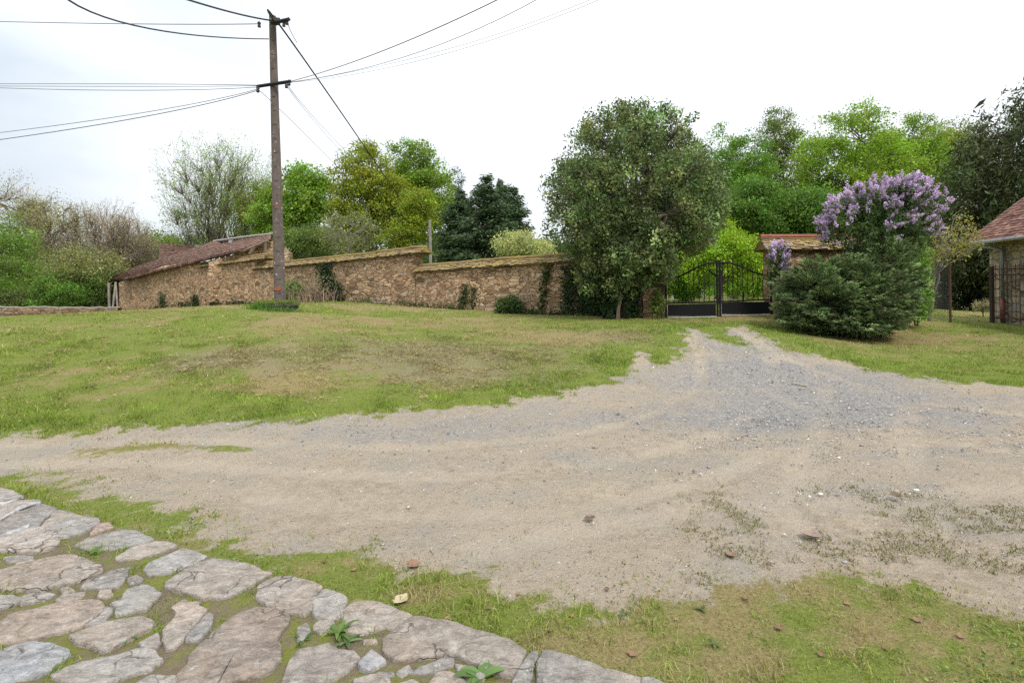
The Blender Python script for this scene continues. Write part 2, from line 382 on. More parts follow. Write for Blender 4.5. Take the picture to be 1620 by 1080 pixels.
# ------------------------------------------------------------------ materials of the ground
def ground_material():
    b = NB('ground')
    g, dry, grv = b.attr('grass', 'Fac'), b.attr('dry', 'Fac'), b.attr('gravel', 'Fac')
    nf, nm, ns = b.noise(55, 5, .7), b.noise(9, 5, .65), b.noise(1.1, 4, .6)
    nvf = b.noise(190, 3, .7)
    # soil
    rut = b.attr('rut', 'Fac'); rr = b.sstep(b.math('ADD', rut, b.math('MULTIPLY', b.math('SUBTRACT', nm, .5), .7)), .2, .8)
    nl = b.noise(.45, 5, .6); nq = b.noise(26, 6, .8)
    soil = b.mix(b.sstep(nm, .3, .7), (.30, .245, .18), (.42, .35, .262))
    soil = b.mix(b.sstep(nl, .38, .62), soil, b.mix(nf, (.29, .235, .17), (.45, .385, .30)))
    soil = b.mix(b.sstep(ns, .46, .68), soil, b.mix(nf, (.245, .215, .175), (.40, .36, .30)))
    soil = b.mix(b.math('MULTIPLY', b.sstep(nq, .54, .68), .72), soil, (.16, .125, .088))
    soil = b.mix(1.0, soil, b.ramp(nvf, (.3, .68), (.7, 1.25)), 'MULTIPLY')
    # stones bedded in it: pale and dark specks of two sizes
    for sc, thr, mn in ((70, .13, .86), (30, .12, .90)):
        ds = b.vor(sc, feature='F1', out='Distance'); cs = b.vor(sc); sp0 = b.n('ShaderNodeSeparateColor'); b.put(sp0.inputs[0], cs)
        msk = b.math('MULTIPLY', b.math('LESS_THAN', ds, thr*2), b.math('GREATER_THAN', sp0.outputs[1], mn-.25))
        soil = b.mix(b.math('MULTIPLY', msk, .8), soil, b.ramp(sp0.outputs[0], (0, (.08, .07, .06)), (.5, (.20, .19, .18)), (1, (.52, .49, .45))))
    # gravel
    ce = b.vor(48, rand=1); sp = b.n('ShaderNodeSeparateColor'); b.put(sp.inputs[0], ce)
    gcol = b.ramp(sp.outputs[0], (0, (.09, .092, .10)), (.45, (.21, .208, .21)), (.8, (.32, .31, .30)), (1, (.48, .46, .43)))
    gcol = b.mix(.4, gcol, b.mix(nf, (.16, .16, .168), (.30, .285, .265)))
    gm = b.sstep(b.math('ADD', b.math('SUBTRACT', grv, b.math('MULTIPLY', rr, .28)), b.math('ADD', b.math('MULTIPLY', b.math('SUBTRACT', nm, .5), .9), b.math('MULTIPLY', b.math('SUBTRACT', nq, .5), .8))), .06, .86)
    soil = b.mix(b.math('MULTIPLY', rr, .45), soil, b.mix(nf, (.36, .305, .235), (.48, .415, .33)))
    soil = b.mix(b.math('MULTIPLY', gm, .80), soil, gcol)
    # turf
    t1 = b.mix(b.sstep(nf, .3, .7), (.115, .15, .028), (.20, .23, .05))
    t2 = b.mix(b.sstep(nf, .3, .7), (.18, .145, .06), (.31, .25, .12))
    dm = b.sstep(b.math('ADD', dry, b.math('MULTIPLY', b.math('SUBTRACT', nm, .5), 1.1)), .25, .85)
    turf = b.mix(dm, t1, t2)
    turf = b.mix(b.sstep(b.noise(3.2, 5, .7), .60, .72), turf, (.19, .15, .085))
    wn = b.sstep(b.math('ADD', b.attr('worn', 'Fac'), b.math('MULTIPLY', b.math('SUBTRACT', b.noise(14, 5, .7), .5), 1.5)), .25, .8)
    turf = b.mix(b.math('MULTIPLY', wn, .8), turf, b.mix(nf, (.15, .125, .07), (.29, .25, .155)))
    turf = b.mix(1.0, turf, b.ramp(nvf, (.3, .7), (.7, 1.25)), 'MULTIPLY')
    gf = b.sstep(b.math('ADD', g, b.math('MULTIPLY', b.math('SUBTRACT', b.noise(17, 6, .8), .5), 1.7)), .36, .64)
    c = b.mix(gf, soil, turf)
    pvm = b.attr('pave', 'Fac'); jn = b.sstep(b.math('ADD', b.math('MULTIPLY', g, .35), b.math('ADD', b.noise(6, 5, .7), b.math('MULTIPLY', b.math('SUBTRACT', nf, .5), .6))), .56, .78)
    jc = b.mix(jn, b.mix(nf, (.12, .095, .06), (.26, .21, .145)), b.mix(nm, (.14, .18, .035), (.22, .205, .055)))
    c = b.mix(pvm, c, jc)
    h = b.math('ADD', b.math('MULTIPLY', nf, .7), b.math('MULTIPLY', nm, 1.6))
    h = b.math('ADD', h, b.math('MULTIPLY', nvf, .25))
    h = b.math('ADD', h, b.math('MULTIPLY', nq, .8))
    return b.out(c, .95, b.bump(h, .8, .035), spec=.12)
M_ground = ground_material()

def build_ground():
    f = fields(gxy)
    pv = pave_d(gxy)
    Z = GZ.copy()
    # faint wheel ruts and a turf step of 2-3 cm between lawn and bare ground
    Z = Z+.022*f['grass']*(gxy[:, 1] > 5.6)
    Z = Z+(.012*fbm(gxy*2.4, 77, 5)-.028*f['rut'])*(1-f['grass'])*(pv < 0)
    Z = Z+.035*fbm(gxy*2.3, 78, 4)*f['grass']*(gxy[:, 1] > 5.6)
    g = np.where(pv > 0, .45+.5*fbm(gxy*2.5, 8), f['grass'])
    dry = np.where(pv > 0, .35+.6*fbm(gxy*3, 12), f['dry'])
    V = np.c_[gxy, Z]
    nx, ny = len(gx), len(gy)
    j, i = np.meshgrid(np.arange(ny-1), np.arange(nx-1), indexing='ij')
    a = (j*nx+i).ravel(); Fq = np.c_[a, a+1, a+nx+1, a+nx]
    cen = gxy[Fq].mean(1)
    isroad = (sdist(dirt_poly, cen) > 0) & (pave_d(cen) < 0)
    for nm, sel in (('ground', ~isroad), ('dirt_road', isroad)):
        used = np.unique(Fq[sel]); mp = np.full(len(V), -1); mp[used] = np.arange(len(used))
        m = MB(); m.add(V[used], mp[Fq[sel]])
        o = m.build(nm, M_ground, smooth=True, attrs=dict(grass=g[used], dry=dry[used], gravel=f['gravel'][used], worn=f['worn'][used], rut=f['rut'][used], pave=sm(pv, -.03, .04)[used]))
        tag(o, {'ground': 'uneven turf ground of the bank, lawns and verge', 'dirt_road': 'sandy dirt track with a blue grey gravel patch towards the gate'}[nm], {'ground': 'ground', 'dirt_road': 'road'}[nm], kind='structure')
build_ground()

# ------------------------------------------------------------------ grass (nobody could count it)
GREEN, LIME, DRY, STRAW = np.array((.125, .20, .028)), np.array((.215, .285, .045)), np.array((.27, .22, .075)), np.array((.40, .335, .165))
def grass_tint(q, dry, worn=None):
    n = len(q); u = rng.random(n); k = np.clip(dry+.35*rng.normal(size=n), 0, 1)
    c = GREEN*(1-u)[:, None]+LIME*u[:, None]
    d = DRY*(1-u)[:, None]+STRAW*u[:, None]
    w = sm(k, .35, .8)[:, None]
    o = c*(1-w)+d*w
    if worn is not None:
        ww = (sm(worn+.3*rng.normal(size=n), .3, .8)*.8)[:, None]; o = o*(1-ww)+np.array((.26, .215, .13))*ww
    return o*np.exp(rng.normal(0, .28, (n, 1)))
def scatter(n, x0, x1, y0, y1, inview=40):
    q = np.c_[rng.uniform(x0, x1, n), rng.uniform(y0, y1, n)]
    px, py = to_px(np.c_[q, GZI(q)])
    return q[(px > -inview) & (px < 1620+inview) & (py < 1080+inview)]
def lawn():
    m = MB()
    for n, x0, x1, y0, y1, hh, ww in ((330000, -9, 11, 5.8, 10, .042, .009), (210000, -13, 14, 9.5, 17, .055, .013), (60000, -24, 20, 17, 34, .08, .03)):
        q = scatter(n, x0, x1, y0, y1)
        f = fields(q); keep = rng.random(len(q)) < sm(f['grass'], .15, .95)*np.where(f['dry'] > .6, .65, 1)*(.55+.45*sm(fbm(q*6, 39), -.4, .3))
        q = q[keep]; dry = f['dry'][keep]; sd = f['sd'][keep]
        k = len(q); cl = fbm(q*3.2, 35)+.6*fbm(q*9, 36); h = hh*.68*np.exp(rng.normal(0, .35, k))*(1.15-.45*dry)*(.6+.75*sm(cl, -.5, .6))*(1+.25*np.exp(-((sd+.3)/.4)**2))
        p = np.c_[q, GZI(q)+.018]
        m.blades(p, h, np.full(k, ww)*rng.uniform(.6, 1.3, k), rng.uniform(.2, 1.1, k), grass_tint(q, dry-.28*cl*.5-.5*np.exp(-((sd+.3)/.35)**2), f['worn'][keep]*(1-np.exp(-((sd+.3)/.4)**2)))*np.exp(.34*fbm(q*2.3, 37)+.55*fbm(q*np.array((4., 8.)), 38))[:, None], seg2=False)
    q = np.r_[scatter(150000, -9, 6, 6.3, 12.5), scatter(40000, -12, 10, 10, 17)]; f = fields(q)
    cl = fbm(q*np.array((3.2, 5.2)), 65)+.8*fbm(q*11, 66); pt = fbm(q*.8, 67)
    k_ = (f['grass'] > .6) & (f['sd'] < -.35) & (rng.random(len(q)) < sm(cl+.9*f['worn']+.45*pt, .25, 1.05)*.6); q = q[k_]; k = len(q); cl = cl[k_]
    d = rng.normal(size=(k, 3)); d[:, 2] *= .25; u = rng.random((k, 1))
    m.leaves(np.c_[q, GZI(q)+rng.uniform(.02, .06, k)], rng.uniform(.04, .10, k), rng.uniform(.008, .018, k), (np.array((.36, .30, .16))*u+np.array((.17, .145, .065))*(1-u))*np.exp(.5*cl)[:, None], d, .85)
    q = np.r_[scatter(70000, -9, 11, 5.6, 11), scatter(30000, 1, 6, 9, 15)]; f = fields(q)
    cl = fbm(q*3.4, 63)+.7*fbm(q*11, 64)
    k_ = (f['sd'] > -.05) & (f['sd'] < 1.3) & (rng.random(len(q)) < sm(cl-.35*f['sd'], .12, .55)*np.exp(-f['sd']/.55)*.8); q = q[k_]; k = len(q)
    m.blades(np.c_[q, GZI(q)], .026*np.exp(rng.normal(0, .4, k)), rng.uniform(.006, .012, k), rng.uniform(.3, 1.4, k), grass_tint(q, f['dry'][k_]*.7), seg2=False)
    tag(m.build('lawn_grass', M_grass), 'short mown grass, part green and part dry, over bank and lawn', 'grass', kind='stuff')
lawn()
def verge():
    m = MB()
    q = scatter(330000, -6, 6, 1.4, 5.9)
    f = fields(q); pv = pave_d(q)
    clump = sm(fbm(q*3.3, 51)+.55*fbm(q*11, 52), -.25, .45)
    dryv = np.clip(.45*f['dry']+.7*fbm(q*2.6, 57)+.4*fbm(q*9, 58)+.27, 0, 1)
    keep = (pv < -.02) & (rng.random(len(q)) < f['grass']**1.5*(.34+.66*clump)) & (f['sd'] < .25)
    q, dry = q[keep], dryv[keep]; k = len(q)
    t_ = grass_tint(q, dry+.05)*np.exp(.4*fbm(q*6, 59)+.3*fbm(q*17, 60)+rng.normal(0, .22, k))[:, None]*1.12
    t_ = np.minimum(t_, np.array((.36, .36, .18)))
    h = .022*np.exp(rng.normal(0, .45, k))*(.6+.9*clump[keep])*(1+.25*np.exp(-((pv[keep]+.1)/.1)**2))
    m.blades(np.c_[q, GZI(q)], h, rng.uniform(.003, .0065, k), rng.uniform(.3, 1.3, k), t_)
    q = scatter(90000, -5, 6, 1.4, 5); f = fields(q); cl = sm(fbm(q*1.7, 55)+.6*fbm(q*6, 56), .1, .6)
    k_ = (pave_d(q) < -.02) & (rng.random(len(q)) < f['grass']*cl*.8); q = q[k_]; k = len(q)
    c = np.c_[q, GZI(q)+rng.uniform(.006, .022, k)]; d = rng.normal(size=(k, 3)); d[:, 2] *= .25
    m.leaves(c, rng.uniform(.010, .026, k), rng.uniform(.008, .014, k), tvar((.13, .185, .05), k, .35), d, .8)
    tag(m.build('verge_grass', M_grass), 'ragged green and straw coloured grass verge beside the paving', 'grass', kind='stuff')
    # turf on the left of the track and odd tufts on bare soil
    m = MB()
    q = scatter(300000, -5, 8, 2.0, 6.5); f = fields(q)
    cl = fbm(q*2.1, 61)+.75*fbm(q*7, 62)+.4*fbm(q*19, 68)
    reg = sm(q[:, 0], -.3, 1.6)*sm(q[:, 1], 5.2, 3.7)
    keep = (f['grass'] < .5) & (pave_d(q) < 0) & (rng.random(len(q)) < sm(cl+.42*reg+.25*np.exp(-f['sd']/.35), .48, .85)*(.10+.85*reg))
    q = q[keep]; k = len(q); u = rng.random((k, 1))
    t = (np.array((.15, .175, .045))*u+np.array((.17, .13, .065))*(1-u))*np.exp(rng.normal(0, .3, (k, 1)))
    m.blades(np.c_[q, GZI(q)+.002], rng.uniform(.008, .03, k), rng.uniform(.003, .007, k), rng.uniform(.5, 1.6, k), t)
    tag(m.build('grass_clippings', M_grass), 'dark loose grass clippings trodden into the sandy track', 'clippings', kind='stuff')
verge()
def pebbles():
    m = MB()
    q = np.r_[scatter(26000, -7, 10, 4.5, 11.5), scatter(9000, -5, 6, 2.2, 6.5)]
    f = fields(q)
    keep = (f['grass'] < .5) & (pave_d(q) < -.03) & (rng.random(len(q)) < np.where(q[:, 1] > 5.5, .10+.9*f['gravel']**1.5, .22))
    q = q[keep]; n = len(q)
    nst = n; q2 = scatter(160000, -6, 8, 2.2, 7); f2 = fields(q2); c2 = fbm(q2*np.array((1.6, 4)), 69)+.7*fbm(q2*9, 70)
    k2 = (f2['grass'] < .5) & (pave_d(q2) < -.03) & (rng.random(len(q2)) < sm(c2+.25*np.clip(q2[:, 0], 0, 2), .45, 1.0)*.55)
    q = np.r_[q, q2[k2]]; n = len(q)
    s = .0048*np.exp(rng.normal(0, .45, n))*(.35+q[:, 1]*.12)
    base = np.array([(1, 0, 0), (0, 1, 0), (-1, 0, 0), (0, -1, 0), (0, 0, .7), (0, 0, -.5)])
    V = base[None]*(1+.35*rng.normal(size=(n, 6, 1)))*s[:, None, None]
    th = rng.uniform(0, 6.28, n); c, s_ = np.cos(th), np.sin(th)
    X = V[..., 0]*c[:, None]-V[..., 1]*s_[:, None]; Y = V[..., 0]*s_[:, None]+V[..., 1]*c[:, None]
    V = np.stack([X, Y, V[..., 2]], -1)+np.c_[q, GZI(q)+.3*s][:, None]
    tri = np.array([(0, 1, 4), (1, 2, 4), (2, 3, 4), (3, 0, 4), (1, 0, 5), (2, 1, 5), (3, 2, 5), (0, 3, 5)])
    u = rng.random(n); g = np.where(u < .5, .16, np.where(u < .85, .28, .5))[:, None]*np.array((1, .97, .95))
    g = g*np.exp(rng.normal(0, .2, (n, 1)))
    m.add(V.reshape(-1, 3), (np.arange(n)[:, None, None]*6+tri[None]).reshape(-1, 3), np.repeat(g, 6, 0))
    tag(m.build('gravel', M_stuff), 'loose gravel chips and crumbs of dark earth scattered on the track', 'gravel', kind='stuff')
pebbles()

# ------------------------------------------------------------------ old stone paving
STONES = [
 [(-24,772),(5,772),(20,778),(38,788),(30,790),(0,796),(-24,798)],
 [(-24,800),(2,797),(30,791.5),(58,790.5),(62,796),(33,805),(15,817),(-24,827)],
 [(17,817),(33,806),(63,798),(88,803),(84,810),(68,820),(62,832),(45,837),(20,844),(5,848),(-24,851),(-24,829)],
 [(66,833),(88,807.5),(110,809),(127,816),(104,821),(72,833)],
 [(73,835),(104,822.5),(130,818),(154,822),(156,827),(140,838),(125,844),(95,849),(85,846),(76,841)],
 [(152,833),(158,828),(172,828),(179,833),(160,840),(142,844)],
 [(6,851),(48,836),(66,835),(75,842),(90,851),(95,857),(86,866),(60,872),(40,874),(5,870),(-24,868),(-24,856)],
 [(122,862),(140,853),(178,843),(195,838),(210,840),(235,848),(240,852),(222,858),(190,866),(142,870),(130,866)],
 [(182,882),(198,872),(219,862),(249,857.5),(264,859),(277,864),(259,870),(252,875),(215,881),(195,885)],
 [(231,899),(236,892),(267,878),(289,867.5),(304,873),(325,880),(313,889),(292,896),(271,905),(240,907)],
 [(203,915),(215,910),(229,914),(219,921),(207,921)],
 [(264,920),(292,904),(316,892),(336,884.5),(360,887),(388,895),(407,902),(424,909),(410,919),(393,927),(376,936),(360,943),(326,944),(304,938),(283,932),(265,926)],
 [(200,933),(224,924.5),(240,930),(256,938),(240,954),(230,963),(200,967),(185,970),(187,958),(196,944)],
 [(-24,907),(0,902),(56,887),(104,878),(118,879),(141,890),(162,898),(157,905),(133,914),(113,921),(62,932),(15,933),(5,929),(-24,926)],
 [(137,919),(170,907),(205,898.5),(200,908),(193,917),(188,926),(157,930),(130,930)],
 [(37,944),(65,938),(86,943),(66,949),(38,954)],
 [(88,948),(98,941),(131,936.5),(126,944),(101,951)],
 [(-24,944),(0,942),(19,942),(37,947),(18,955),(0,961),(-24,965)],
 [(95,933),(107,930.5),(118,935),(98,939)],
 [(-24,992),(0,984),(22,969),(49,963),(89,955),(123,949.5),(157,948.5),(163,954),(159,966),(136,981),(124,991),(89,1000),(56,1007),(30,1013),(0,1015),(-24,1016)],
 [(165,961),(175,961.5),(176,966),(167,979),(163,985),(134,990),(142,984),(161,969)],
 [(157,935),(175,932.5),(178,939),(170,942),(158,941)],
 [(177,954),(190,948.5),(192,953),(182,958.5)],
 [(109,1007),(124,1003),(160,989),(200,981.5),(224,977.5),(238,983),(246,990),(215,1003),(178,1022),(161,1026),(150,1019),(123,1019)],
 [(-24,1034),(0,1027),(30,1018),(53,1012.5),(64,1016),(77,1017.5),(106,1027),(110,1036),(89,1047),(71,1059),(56,1068),(30,1070),(12,1079),(-24,1084)],
 [(81,1067),(104,1055),(133,1044),(178,1038),(215,1027),(240,1024.5),(246,1030),(257,1044),(237,1058),(200,1067),(175,1076),(148,1084),(111,1074)],
 [(222,1018),(252,1000),(255,1016),(249,1022),(228,1022)],
 [(216,1082),(244,1069),(255,1071),(275,1071),(272,1100),(205,1100)],
 [(262,1012),(264,991),(280,975),(274,963),(287,951),(319,953),(313,960),(325,965),(311,984),(295,1005),(280,1021),(270,1022)],
 [(299,1007),(313,988),(330,971),(337,973),(333,991),(323,1006),(313,1010)],
 [(284,1061),(307,1036),(317,1021),(334,1009),(349,991),(368,976),(402,962),(430,963),(456,973),(453,984),(435,1008),(442,1024),(442,1043),(428,1058),(400,1068),(345,1078),(333,1100),(276,1100)],
 [(412,926),(433,914),(461,912.5),(489,921),(508,929),(499,937),(489,946),(495,960),(481,972),(458,968),(430,960),(409,945)],
 [(493,949),(513,932.5),(530,936),(550,946),(543,956),(540,973),(522,976),(502,971),(498,958)],
 [(545,967),(555,955),(585,951.5),(613,958),(648,974),(638,984),(621,996),(607,991),(572,999),(548,998)],
 [(473,989),(487,983),(490,995),(481,1009),(473,1007)],
 [(499,988),(508,981),(526,981),(525,991),(511,998),(500,994)],
 [(452,1078),(458,1050),(475,1028),(519,1019.5),(533,1028),(557,1032.5),(567,1043),(552,1058),(522,1074),(510,1100),(450,1100)],
 [(570,1048),(587,1032),(600,1038),(605,1048),(586,1059),(573,1057)],
 [(608,1013),(623,1000),(651,981),(674,978),(718,989),(764,1001),(806,1014),(831,1031),(820,1050),(805,1068),(785,1067),(751,1051),(713,1033),(640,1043),(623,1042),(608,1028)],
 [(808,1076),(828,1050),(841,1031),(852,1032),(846,1050),(836,1076),(825,1090)],
 [(849,1081),(856,1043),(867,1032),(899,1039.5),(946,1055.5),(975,1078),(985,1100),(850,1110)],
 [(961,1058),(977,1061.5),(1012,1070),(1010,1081),(1000,1096),(984,1084)],
 [(1017,1073),(1030,1075),(1050,1082),(1062,1098),(1016,1098)],
 [(692,1066),(713,1064),(740,1081),(750,1100),(665,1100)],
 [(649,1063),(668,1052),(700,1043),(714,1042),(717,1052),(687,1062)],
 [(722,1052),(745,1058),(765,1068),(760,1076),(738,1070)],
 [(562,1076),(590,1067),(614,1067),(618,1080),(600,1096),(570,1096)],
 [(598,1062),(621,1061),(622,1066),(600,1066)],
 [(578,1013),(592,1011.5),(594,1017),(580,1018)],
 [(630,1060),(645,1050),(648,1058),(640,1066)], [(630,1082),(655,1074),(664,1082),(650,1100),(625,1100)],
 [(257,1080),(262,1072),(275,1070),(278,1078)], [(8,880),(30,877),(52,878),(40,884),(15,888)], [(25,890),(48,884),(52,886),(30,894)],
]
def chaikin(p, it=1):
    for _ in range(it):
        q = np.roll(p, -1, 0); p = np.stack([p*.9+q*.1, p*.1+q*.9], 1).reshape(-1, 2)
    return p
def stone_mat():
    b = NB('paving_stone'); t = b.attr('tint')
    wv = b.addv(b.co, b.noise(5, 3, .6, color=True), .25)
    n, nm, nf = b.noise(4, 6, .7), b.noise(15, 7, .72), b.noise(90, 5, .75)
    lay = b.noise(9, 8, .7, b.mapv((1, 3.4, 1), (0, 0, R(-22)), wv))
    c = b.mix(1.0, t, (.80, .805, .82), 'MULTIPLY'); c = b.mix(1.0, c, b.ramp(n, (.32, .82), (.68, 1.14)), 'MULTIPLY')
    c = b.mix(b.sstep(b.noise(2.3, 3, .6), .42, .62), c, b.mix(1.0, c, (1.0, .95, .90), 'MULTIPLY'))
    c = b.mix(1.0, c, b.ramp(lay, (.36, .70), (.56, 1.16)), 'MULTIPLY')
    c = b.mix(1.0, c, b.ramp(nm, (.34, .80), (.66, 1.2)), 'MULTIPLY')
    c = b.mix(1.0, c, b.ramp(nf, (.32, .86), (.68, 1.14)), 'MULTIPLY')
    c = b.mix(b.math('MULTIPLY', b.sstep(b.noise(19, 6, .75), .57, .66), .55), c, (.52, .51, .47))   # pale lichen
    c = b.mix(b.math('MULTIPLY', b.sstep(b.noise(11, 5, .7), .60, .70), .6), c, (.20, .155, .10))    # earth stains
    c = b.mix(b.math('MULTIPLY', b.sstep(b.noise(38, 4, .6), .66, .72), .65), c, (.08, .075, .065))
    ck = b.vor(3.6, wv, 'DISTANCE_TO_EDGE', 'Distance')
    cm = b.math('MULTIPLY', b.math('SUBTRACT', 1.0, b.sstep(ck, .0, .022)), b.sstep(b.noise(2.1, 3), .50, .60))
    c = b.mix(b.math('MULTIPLY', cm, .75), c, (.07, .06, .045))
    h = b.math('ADD', b.math('MULTIPLY', lay, 2.2), b.math('ADD', b.math('MULTIPLY', nm, 1.2), b.math('MULTIPLY', nf, .22)))
    h = b.math('SUBTRACT', h, b.math('MULTIPLY', cm, 1.2))
    return b.out(c, .92, b.bump(h, .7, .026), spec=.12)
M_stone = stone_mat()
def add_stone(m, w, tint, top):
    per = np.roll(w, -1, 0)-w
    if (w[:, 0]*np.roll(w[:, 1], -1)-w[:, 1]*np.roll(w[:, 0], -1)).sum() < 0: w = w[::-1]
    w = chaikin(w, 1)
    # resample about every 3 cm and roughen the outline
    out = []
    for a, b in zip(w, np.roll(w, -1, 0)):
        k = max(1, int(np.linalg.norm(b-a)/.03)); out += [a+(b-a)*i/k for i in range(k)]
    w = np.array(out); c = w.mean(0); n = len(w)
    w = w+np.c_[fbm(w*9, 91), fbm(w*9, 92)]*.016+np.c_[fbm(w*24, 95), fbm(w*24, 96)]*.011
    nrm = w-c; r = np.linalg.norm(nrm, axis=1)[:, None]
    tl = rng.normal(0, .006, 2); nrm = w-c; r = np.linalg.norm(nrm, axis=1)[:, None]
    V = []; 
    for inset, dz, am in ((0, -.07, 0), (0, -.011, .6), (.003, -.003, .9), (.009, .0005, 1), (None, 0, 1)):
        ring = w-nrm/r*np.minimum(inset, .3*r) if inset is not None else c+nrm*.72
        V.append(np.c_[ring, top+dz+am*(.0075*fbm(ring*6, 93, 5)+(ring-c)@tl)])
    for s in (.45, .2):
        ring = c+nrm*s; V.append(np.c_[ring, top+.0075*fbm(ring*6, 93, 5)+(ring-c)@tl])
    V.append(np.array([[*c, top+.0075*float(fbm(c[None]*6, 93, 5)[0])]]))
    V = np.concatenate(V); Fq = []
    j = np.arange(n); k = (j+1) % n
    for q in range(6): Fq.append(np.c_[q*n+j, q*n+k, (q+1)*n+k, (q+1)*n+j])
    m.add(V, [np.concatenate(Fq), np.c_[6*n+j, 6*n+k, np.full(n, 7*n)]], tint)
def paving():
    m = MB(); pal = [(0.388, 0.356, 0.316), (0.401, 0.354, 0.306), (0.374, 0.356, 0.326), (0.408, 0.354, 0.299), (0.388, 0.364, 0.333)]
    special = {2: (0.367, 0.340, 0.313), 24: (0.367, 0.370, 0.374), 37: (.36, .345, .34), 30: (0.388, 0.326, 0.272), 19: (0.401, 0.340, 0.288), 5: (0.408, 0.313, 0.258)}
    for k, s in enumerate(STONES):
        w = []
        for px, py in s:
            r = ray(px, py); d = -EYE/r[2]; w.append((r[0]*d, d))
        t = np.array(special.get(k, pal[k % 5]))*math.exp(rng.normal(0, .07))
        w = np.array(w); c = w.mean(0); L = np.linalg.norm(w-c, axis=1)[:, None]; w = c+(w-c)*(1+.013/L)
        add_stone(m, w, t, .006+rng.normal(0, .003))
    # white quartz veins standing proud of the split rock at the far left
    for s in ([(63,797),(50,797),(30,803),(15,813),(-5,826),(-5,829),(18,816),(34,806),(60,799)], [(50,830),(30,838),(8,847),(9,849),(32,842),(48,834)], [(30,791),(10,795),(-5,797),(-5,798.5),(12,796.5)]):
        w = []
        for px, py in s:
            r = ray(px, py); d = -EYE/r[2]; w.append((r[0]*d, d))
        add_stone(m, np.array(w), np.array((.55, .54, .52)), .016)
    # paving beyond the frame: cells round jittered points
    seeds = []
    for x in np.arange(-8, 3, .42):
        for y in np.arange(-1.5, 7, .34):
            q = np.array((x+random.uniform(-.15, .15), y+random.uniform(-.12, .12)))
            seeds.append(q)
    for q in seeds:
        if pave_d(q[None])[0] < .16: continue
        poly = np.array([(q[0]-1, q[1]-1), (q[0]+1, q[1]-1), (q[0]+1, q[1]+1), (q[0]-1, q[1]+1)])
        for s in seeds:
            d = s-q; L = np.linalg.norm(d)
            if L < 1e-9 or L > 1.6: continue
            nn = d/L; off = L/2-.025; new = []
            for a, b in zip(poly, np.roll(poly, -1, 0)):
                da, db = (a-q)@nn-off, (b-q)@nn-off
                if da <= 0: new.append(a)
                if da*db < 0: new.append(a+(b-a)*da/(da-db))
            poly = np.array(new)
            if len(poly) < 3: break
        if len(poly) < 3 or (pave_d(poly) < 0).any(): continue
        p3 = np.c_[poly, np.zeros(len(poly))]
        if (poly[:, 1] > .3).all():
            px, py = to_px(p3)
            if ((px > -25) & (py < 1100)).any() : continue
        elif (poly[:, 1] > .3).any(): pass
        add_stone(m, poly, np.array(pal[random.randrange(5)])*math.exp(rng.normal(0, .07)), .004)
    tag(m.build('stone_pavement', M_stone, smooth=True), 'uneven old stone paving with grassy joints along the near left corner', 'pavement', kind='structure')
paving()
PAVE_POLYS = []
for s in STONES:
    w = []
    for px, py in s:
        r = ray(px, py); d = -EYE/r[2]; w.append((r[0]*d, d))
    PAVE_POLYS.append(np.array(w))
def joints():
    m = MB(); q = scatter(150000, -5.5, 1.4, 1.6, 4.7)
    q = q[pave_d(q) > -.06]
    ok = np.ones(len(q), bool)
    for w in PAVE_POLYS: ok &= sdist(w, q) < .004
    q = q[ok]; cl = fbm(q*5, 71)+.5*fbm(q*13, 72)
    k = rng.random(len(q)) < sm(cl, -.35, .2); q, cl = q[k], cl[k]; n = len(q)
    h = .020*np.exp(rng.normal(0, .4, n))*(1+1.3*sm(cl, .1, .6))
    t = grass_tint(q, .45-.6*sm(cl, -.2, .4))*.95
    m.blades(np.c_[q, GZI(q)-.016], h+.008, rng.uniform(.0025, .006, n), rng.uniform(.3, 1.4, n), t)
    tag(m.build('joint_grass', M_grass), 'tufts of grass and moss growing in the joints of the paving', 'grass', kind='stuff')
joints()

def rosette(px, py, n, L, W, col, label, name='weed', rise=.5):
    p = G(px, py); m = MB()
    for k in range(n):
        a = k*2.4+rng.uniform(-.9, .9); l = L*rng.uniform(.35, 1.05); r = rise*rng.uniform(.5, 1.3)
        u = np.array((math.cos(a), math.sin(a), 0)); v = np.array((-u[1], u[0], 0)); pts = []; S = 5
        for i in range(S+1):
            t = i/S; c = p+u*l*t*.9+np.array((0, 0, l*(r*t-.55*r*t*t*1.2)+.004)); w = W*math.sin(math.pi*min(1, .12+.85*t))**.8*(1 if i < S else .05)
            pts += [c-v*w*.5+np.array((0, 0, w*.15)), c, c+v*w*.5+np.array((0, 0, w*.15))]
        fs = [(i*3+j, i*3+j+1, i*3+j+4, i*3+j+3) for i in range(S) for j in (0, 1)]
        m.add(pts, np.array(fs), np.array(col)*math.exp(rng.normal(0, .15)))
    return tag(m.build(name, M_leaf, smooth=True, loc=p), label, 'weed')
rosette(536, 1008, 15, .12, .02, (.12, .19, .045), 'leafy dandelion like weed in the wide joint between paving stones', rise=.9)
rosette(548, 1020, 9, .09, .018, (.11, .18, .06), 'low weed with pale leaves just below the tallest paving weed')
rosette(762, 1076, 8, .13, .045, (.12, .20, .06), 'broad leaved plantain weed at the bottom edge of the paving')
rosette(478, 1018, 9, .07, .012, (.07, .15, .03), 'small dark green weed beside the big flat paving slab')
rosette(150, 876, 10, .07, .025, (.10, .20, .04), 'round leaved bright weed between the upper paving stones')
rosette(200, 1014, 10, .08, .02, (.10, .20, .04), 'bright weed along the lower edge of a long paving stone')
rosette(1108, 968, 8, .055, .014, (.12, .165, .05), 'greyish rosette weed in the middle of the verge')
rosette(1130, 1020, 8, .06, .014, (.14, .18, .055), 'pale rosette weed low in the verge near the paving kerb')
rosette(985, 975, 8, .05, .013, (.115, .155, .05), 'dull green rosette weed in the verge left of centre')

